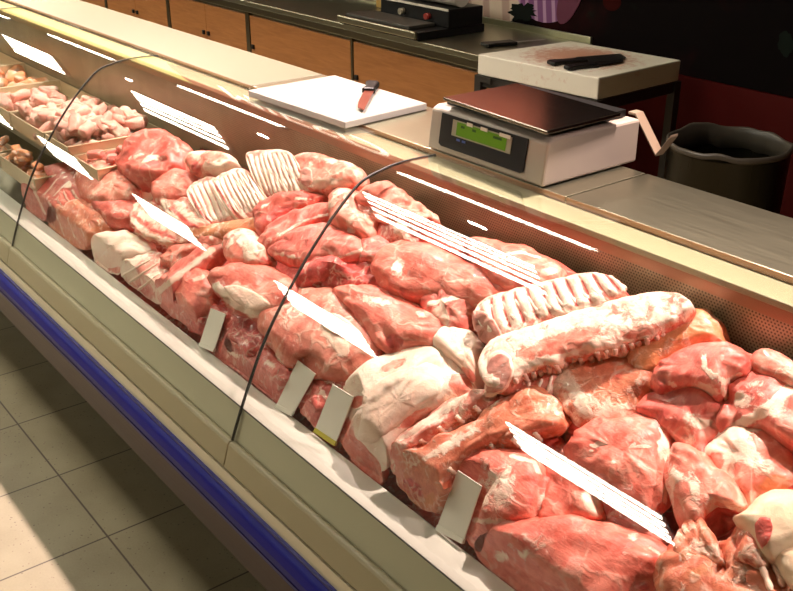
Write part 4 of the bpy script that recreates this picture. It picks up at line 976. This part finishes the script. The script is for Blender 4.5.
a = sweep('rib_rack', 'rib rack with layered white edge in the middle of the far pane, bones facing up', 'meat',
  [(211,183),(224,175),(238,170),(250,171)], [(236,224),(250,222),(264,219),(278,211)], (.128, .098), .030, 'rib', nribs=9, amp=.005, rs=.45, top=(.45,0), side=(.6,.3), e=.35, arch=.010, stripes=2,
  lines=[('f',[(211,184),(224,206),(240,224)],2.2,1.1),('r',[(215,184),(228,205),(244,222)],1.4,.8),('f',[(219,183),(232,204),(248,220)],2,1.0)])
bones(a, [((222+4.0*k, 184-1.6*k), (240+3.8*k, 212-1.2*k)) for k in range(8)], .0042, rise=-.0030, m='ribpale')
a = sweep('rib_rack', 'third rib rack stepping down left of the layered rack, white fat edge toward the ledge', 'meat',
  [(186,194),(196,184),(208,178),(218,178)], [(208,230),(222,230),(236,226),(246,218)], (.112, .088), .030, 'rib', nribs=7, amp=.004, rs=.45, top=(.45,0), side=(.6,.3), e=.35, arch=.008, stripes=2,
  lines=[('f',[(187,194),(196,214),(212,230)],2.2,1.1),('r',[(191,194),(200,212),(216,228)],1.4,.8)])
sweep('pork_belly_slab', 'white and pink striped belly slab under the small lamp streak in the far pane', 'meat',
  [(140,202),(156,204),(176,214),(200,230)], [(130,220),(140,236),(164,246),(192,248)], .078, .040, 'fatty', top=(.5,0), side=(.6,.3), e=.4, stripes=2,
  lines=[('f',[(130,218),(146,234),(172,244)],2.4,1.1),('r',[(134,214),(150,229),(178,239)],1.6,.9),('f',[(140,211),(156,224),(184,234)],2,1),('r',[(148,208),(164,219),(190,229)],1.4,.7)])
meat('pork_belly_slab', 'small striped belly end between the striped slab and the layered rib rack', 'meat',
  [(164,206),(176,196),(192,200),(206,214),(216,228),(206,238),(188,234),(174,220)], .085, .034, 'fatty', fat=.55, lines=[('r',[(172,208),(186,222),(204,232)],2.5,.8)], rough=1.2)
meat('orange_belly', 'orange skinned belly below the layered rib rack', 'meat',
  [(188,236),(204,226),(228,228),(252,224),(276,222),(274,234),(250,240),(222,246),(198,248)], .070, .040, 'carcass', tan=.7, fat=.25, rough=.7)
a = meat('rolled_loin', 'thick pale pink roll lying against the rear panel right of the upright rib rack', 'meat',
  [(296,178),(300,167),(318,163),(340,164),(356,168),(364,178),(360,188),(340,192),(318,194),(302,190)], .110, .044, 'fatty', fat=.35, blobs=[('m',330,170,24,5,0,.9),('f',330,184,28,5,0,.8)])
patch(a, 'cut_face', [(300,170),(306,166),(312,170),(313,182),(308,188),(301,184)], 'face', .002)
meat('shank_bone_cut', 'round bone-in shank with pale end near the far lamp streak, behind the striped slabs', 'meat',
  [(190,168),(198,160),(214,158),(232,160),(240,168),(228,174),(210,176),(196,176)], .115, .034, 'fatty', fat=.5, blobs=[('r',196,168,6,8,0,.8)])
meat('beef_piece', 'long dark red leaf of meat with a curled hollow, right of the layered rib rack', 'meat',
  [(254,216),(262,205),(280,198),(304,196),(322,200),(314,210),(294,216),(276,228),(266,236),(258,230)], .100, .032, 'beef', red=.3, blobs=[('r',278,214,16,6,-25,1)], lines=[('f',[(262,206),(290,198),(318,200)],2,.6)])
meat('beef_piece', 'long folded muscle running diagonally left of the middle seam', 'meat',
  [(262,246),(272,234),(290,222),(312,210),(334,206),(350,212),(340,222),(318,230),(300,240),(286,252),(272,254)], .095, .038, 'meat2', red=.15, lines=[('f',[(278,236),(306,220),(338,212)],2,.7)])
meat('thin_leaf_cut', 'broad flat pink leaf of meat with a white edge crossed by the middle seam', 'meat',
  [(272,254),(284,244),(304,232),(326,226),(346,232),(360,244),(364,256),(346,264),(322,266),(300,268),(284,264)], .098, .036, 'meat2', lines=[('f',[(310,266),(340,258),(362,250)],2.5,.8),('f',[(276,254),(300,258)],3,.6)], rough=.8)
meat('beef_scraps', 'heap of small crimson scraps just right of the middle seam', 'meat',
  [(306,272),(318,262),(340,260),(362,262),(382,268),(388,284),(376,296),(352,296),(328,292),(312,286)], .070, .040, 'trim', red=.65, rough=2.3)
meat('pork_lump', 'pinkish lump right of the middle seam above the crimson scraps', 'meat',
  [(352,250),(366,240),(386,244),(396,256),(388,270),(368,270),(356,264)], .070, .038, 'trim', fat=.15, red=.2, rough=1.5)
meat('neck_slice', 'neck slice with white fat net above the large leaf shaped cut', 'meat',
  [(226,248),(236,238),(252,236),(266,244),(274,256),(272,268),(256,274),(240,268),(230,260)], .085, .036, 'fatty', fat=.3, blobs=[('f',250,252,9,9,0,.95),('r',264,262,7,7,0,.5),('r',236,252,7,7,0,.4)])
a = meat('loin_slab', 'big pale pink slab with a thick cream fat rim in the middle of the far pane', 'meat',
  [(214,284),(224,274),(244,268),(268,268),(288,276),(300,290),(298,304),(282,314),(264,320),(244,314),(228,304),(218,294)], .085, .044, 'meat', rough=.8, blobs=[('f',250,298,30,9,25,.95)], lines=[('f',[(216,286),(232,302),(254,314),(276,316)],5,1)])
patch(a, 'fat_layer', [(222,286),(236,284),(256,292),(272,304),(266,312),(248,310),(232,300)], 'fatcap', .003, fat=.6)
meat('pork_lump', 'rounded pink muscle left of the big pale slab', 'meat',
  [(178,294),(186,280),(202,272),(216,276),(222,292),(214,308),(198,318),(184,312)], .050, .042, 'meat', blobs=[('f',200,278,14,3,-20,.6)])
meat('flank_strip', 'long narrow strip with a white edge running from the ledge up to the neck slice', 'meat',
  [(148,300),(158,286),(176,272),(198,256),(216,246),(226,250),(218,262),(200,276),(184,288),(170,302),(158,310)], .066, .032, 'meat2', lines=[('f',[(150,298),(178,276),(212,250)],3.5,1)], rough=1.0)
meat('neck_trimming', 'pink trimming with whitish fat patches behind the long narrow strip', 'meat',
  [(164,262),(174,250),(192,242),(212,240),(228,246),(214,256),(196,262),(178,272)], .062, .036, 'fatty', fat=.35, red=.15, rough=1.6)
meat('pork_lump', 'small pink lump at the ledge left of the first price card', 'meat',
  [(160,306),(170,298),(184,302),(194,314),(196,328),(184,324),(170,316)], .026, .032, 'trim', red=.2)
a = meat('rib_fan', 'fan of pale ribs at the ledge spreading toward the back', 'meat',
  [(114,276),(126,264),(144,257),(160,256),(168,266),(166,284),(156,300),(146,300),(132,290)], .045, .034, 'rib', fat=.55, rough=1.1, blobs=[('r',142,290,12,8,30,.6)])
bones(a, [((122,276),(150,260)),((130,282),(157,264)),((138,290),(162,272))], .005)
meat('fat_slab', 'thick white fat slab with red edge at the ledge in the far pane', 'meat',
  [(84,262),(92,248),(108,238),(128,234),(148,242),(156,252),(148,260),(128,264),(112,272),(98,274)], .042, .042, 'fatty', fat=1.0, blobs=[('r',92,266,8,7,0,.7),('m',118,270,20,4,-10,1)], rough=.9)
meat('red_roast', 'dark orange red roast with grain lines at the ledge beside the far glass seam', 'meat',
  [(42,222),(56,210),(78,204),(104,208),(118,218),(116,232),(98,242),(76,246),(58,238)], .035, .044, 'carcass', red=.2, tan=.35, rough=1.0, lines=[('f', [(56+9*k, 214-2*k), (66+9*k, 240-2*k)], .9, .7) for k in range(6)])
meat('beef_cube_cut', 'block of bright red beef between the red roast and the pale striped slab', 'meat',
  [(98,206),(108,198),(126,196),(140,206),(142,220),(128,230),(112,226),(102,216)], .050, .042, 'beef', rough=.8)
meat('beef_round', 'round red steak with fine grain left of the small striped belly end', 'meat',
  [(156,192),(166,178),(182,172),(196,176),(200,188),(190,200),(174,206),(160,204)], .085, .042, 'meat', red=.30, rough=.5, blobs=[('f',160,200,8,5,0,.5)])
meat('beef_roast', 'large deep red beef roast with a pale slit beside the diced meat tray', 'meat',
  [(122,166),(130,150),(146,140),(164,136),(180,142),(190,156),(186,172),(172,182),(154,190),(138,188),(128,178)], .082, .054, 'beef', red=.35, lines=[('f',[(130,158),(144,154),(160,158),(142,162)],2,.8)], dents=[([(130,160),(146,163),(164,158)],3,.012)], rough=1.2)
meat('beef_strip', 'narrow red meat strip left of the large beef roast', 'meat', [(96,166),(108,160),(124,158),(132,166),(122,174),(106,174)], .060, .03, 'beef', red=.2)
a = meat('veined_pink_cut', 'pale pink cut with white veins left of the large beef roast', 'meat',
  [(80,186),(84,172),(96,164),(112,166),(128,176),(138,190),(132,202),(114,208),(96,206),(84,200)], .066, .044, 'fatty', fat=.25, rough=.7)
a = meat('sliced_beef', 'wide fan of thin red beef slices beside the far glass seam', 'meat',
  [(18,206),(28,188),(46,174),(68,166),(86,170),(94,188),(92,204),(74,214),(50,220),(30,218)], .042, .046, 'beef', red=.25, rough=.6,
  dents=[([(30+7*k, 188-4.4*k), (42+8.5*k, 214-3*k)], 1.3, .006) for k in range(6)], lines=[('f', [(33+7*k, 188-4.4*k), (45+8.5*k, 214-3*k)], 1.2, .95) for k in range(6)])
for k in range(5):
    pass

# ---------------- price cards standing along the ledge
CP = Plane(1.022, .6835, 1/CK)
M['cardedge'] = mat('card_edge_yellow', (.6, .52, .05), .5)
for i, (a, b, c, d, lab) in enumerate(CARDS):
    A, B, Cc, D = (CP.hit(*q, 0) for q in (a, b, c, d))
    P_ = [A, B, Cc, D]; cc = (A+B)/2
    n = np.cross(P_[1]-P_[0], P_[3]-P_[0]); n /= np.linalg.norm(n)
    if n@fw > 0: n = -n
    pc = thing('price_card', lab, 'price card', tuple(cc), 'blank white price cards along the ledge')
    vs = [p+n*.0012 for p in P_]+[p-n*.0012 for p in P_]
    fs = [(0,1,2,3),(7,6,5,4)]+[(k, (k+1) % 4, 4+(k+1) % 4, 4+k) for k in range(4)]
    MB().add(vs, fs).build('card', M['card'], pc, .0008)
    hgt = .006
    vs = [A+n*.003, B+n*.003, B+n*.003+(Cc-B)*.09, A+n*.003+(D-A)*.09]; vs += [v-n*.006 for v in vs]
    MB().add(vs, fs).build('foot', M['cardedge'] if i == 2 else M['card'], pc)

# ---------------- trays of diced meat in the far part of the counter
def cube_mesh(seed, m):
    bm = bmesh.new(); bmesh.ops.create_cube(bm, size=1); bmesh.ops.subdivide_edges(bm, edges=bm.edges[:], cuts=3, use_grid_fill=True)
    for v in bm.verts:
        q = v.co.normalized()*.62; v.co = v.co*.55+q*.45
        v.co += Vector(noise.noise_vector(v.co*2.2+Vector((seed*5, 0, 0))))*.16; v.co.x *= 1.35
    me = bpy.data.meshes.new('diced_meat'); bm.to_mesh(me); bm.free(); me.polygons.foreach_set('use_smooth', [True]*len(me.polygons))
    col = np.array([(.30+.9*noise.noise(v.co*1.5+Vector((seed*9, 3, 1))), .1, 0) for v in me.vertices]); attr(me, col); me.materials.append(M[m]); return me
cm = {m: [cube_mesh(s+10*j, m) for s in range(4)] for j, m in enumerate(('cube', 'cubeo', 'trim'))}
rnd = random.Random(5)
def tray(x0, x1, label, clabel, m, n, y0=1.06, y1=1.47, z0=.70, slope=.30, size=.034, fill=.03, hump=.03):
    def zz(y): return z0+slope*(y-y0)
    t = thing('meat_tray', label, 'tray', ((x0+x1)/2, (y0+y1)/2, zz((y0+y1)/2)), 'steel trays in the far part of the counter')
    def bx(name, xa, xb, ya, yb, h0, h1, mt=M['traysteel']):
        pr = [(ya, zz(ya)+h0), (yb, zz(yb)+h0), (yb, zz(yb)+h1), (ya, zz(ya)+h1)]; return MB().prism(pr, xa, xb).build(name, mt, t)
    bx('base', x0+.004, x1-.004, y0+.004, y1-.004, 0, .004)
    bx('side_wall', x0, x0+.0035, y0, y1, 0, .058); bx('side_wall', x1-.0035, x1, y0, y1, 0, .058)
    bx('end_wall', x0+.004, x1-.004, y0, y0+.0035, 0, .058); bx('end_wall', x0+.004, x1-.004, y1-.0035, y1, 0, .058)
    bx('rim', x0-.006, x0+.0035, y0, y1, .0585, .0615); bx('rim', x1-.0035, x1+.006, y0, y1, .0585, .0615)
    for k in range(n):
        o = bpy.data.objects.new('diced_meat', cm[m][k % 4]); C.objects.link(o)
        lay = k/n; mg = size*.7
        x = rnd.uniform(x0+mg+lay*.02, x1-mg-lay*.02); y = rnd.uniform(y0+mg+lay*.02, y1-mg-lay*.03)
        o.location = (x, y, zz(y)+.018+fill*lay*1.2+hump*math.sin(math.pi*(x-x0)/(x1-x0))*lay); s_ = size*rnd.uniform(.75, 1.25)
        o.scale = (s_*1.25, s_*.85, s_*.75); o.rotation_euler = (rnd.uniform(-.6, .6), rnd.uniform(-.6, .6), rnd.uniform(0, 6.3))
        tag(o, clabel, 'meat', clabel.replace('one of the ', ''))
TR = [(-3.86,-3.50),(-4.24,-3.88),(-4.62,-4.26),(-5.00,-4.64),(-5.38,-5.02),(-5.76,-5.40)]
MB().box((XA, 1.29, .70), (-3.09, 1.488, .868)).build('tray_riser', M['traysteel'], ct)
def flat(x0, x1, rim, *a, **k): tray(x0, x1, *a, y0=k.pop('y0', 1.125), y1=1.486, z0=rim-.0615, slope=0, **k)
flat(-3.265, -3.07, .93, 'narrow steel tray of reddish meat strips, nearest of the row of trays', 'one of the reddish meat strips in the nearest tray', 'trim', 40, size=.034, y0=1.14)
flat(-3.50, -3.275, .962, 'steel tray heaped with pale pink meat strips behind the nearest tray', 'one of the pale pink meat strips in the heaped tray', 'cube', 78, size=.039, hump=.045, fill=.045)
flat(-3.87, -3.51, .962, 'steel tray of pink meat strips crossed by the far glass seam', 'one of the pink meat strips crossed by the far seam', 'cube', 62, size=.042, hump=.03, fill=.035)
flat(-4.30, -3.88, .962, 'steel tray with a low layer of pink meat strips left of the far glass seam', 'one of the pink meat strips in the low filled tray', 'cube', 26, size=.042, fill=.015)
flat(-4.75, -4.31, .962, 'steel tray with brownish orange meat at the left frame edge', 'one of the brownish orange meat pieces in a far tray', 'cubeo', 14, size=.050, fill=.01)
flat(-5.25, -4.76, .962, 'farthest visible steel tray of orange meat at the left frame edge', 'one of the orange meat pieces in the farthest tray', 'cubeo', 14, size=.050, fill=.01)
tray(-3.80, -3.42, 'low steel tray of orange diced meat at the ledge beside the far glass seam', 'one of the orange diced meat pieces at the ledge', 'cubeo', 32, y0=1.04, y1=1.118, z0=.765, slope=0, size=.032, hump=.03, fill=.045)
tray(-4.25, -3.84, 'low steel tray of orange meat at the ledge by the left frame edge', 'one of the orange meat pieces at the ledge by the left frame edge', 'cubeo', 32, y0=1.04, y1=1.118, z0=.765, slope=0, size=.032, hump=.03, fill=.045)
# ---------------- settle the heap: the underside of each piece follows whatever lies beneath it
from mathutils.bvhtree import BVHTree
def settle():
    order = sorted(ALL, key=lambda a: float((a['c']-HEAP.p)@HEAP.n))
    below = []
    for a in order:
        me = a['o'].data; c = Vector(a['c']); n = Vector(HEAP.n)
        vs = [v.co+c for v in me.vertices]; lo = [min(v[k] for v in vs)-.02 for k in range(3)]; hi = [max(v[k] for v in vs)+.02 for k in range(3)]
        cand = [b for b in below if all(b[1][k] < hi[k] and b[2][k] > lo[k] for k in range(3))]
        if cand:
            own = BVHTree.FromPolygons(vs, [tuple(p.vertices) for p in me.polygons])
            for v in me.vertices:
                w = v.co+c; h = (w-c).dot(n)
                top = own.ray_cast(w+n*.3, -n)[0]
                if top is None: continue
                ht = (top-c).dot(n)
                if ht-h < .006: continue          # already on the upper side
                best = -9
                for b in cand:
                    q = b[0].ray_cast(w+n*.3, -n)[0]
                    if q is not None: best = max(best, (q-c).dot(n))
                if best+.0008 > h: v.co += n*(min(best+.0008, ht-.003)-h)
        vs = [v.co+c for v in me.vertices]
        below.append((BVHTree.FromPolygons(vs, [tuple(p.vertices) for p in me.polygons]), [min(v[k] for v in vs) for k in range(3)], [max(v[k] for v in vs) for k in range(3)]))
        me.update()
settle()
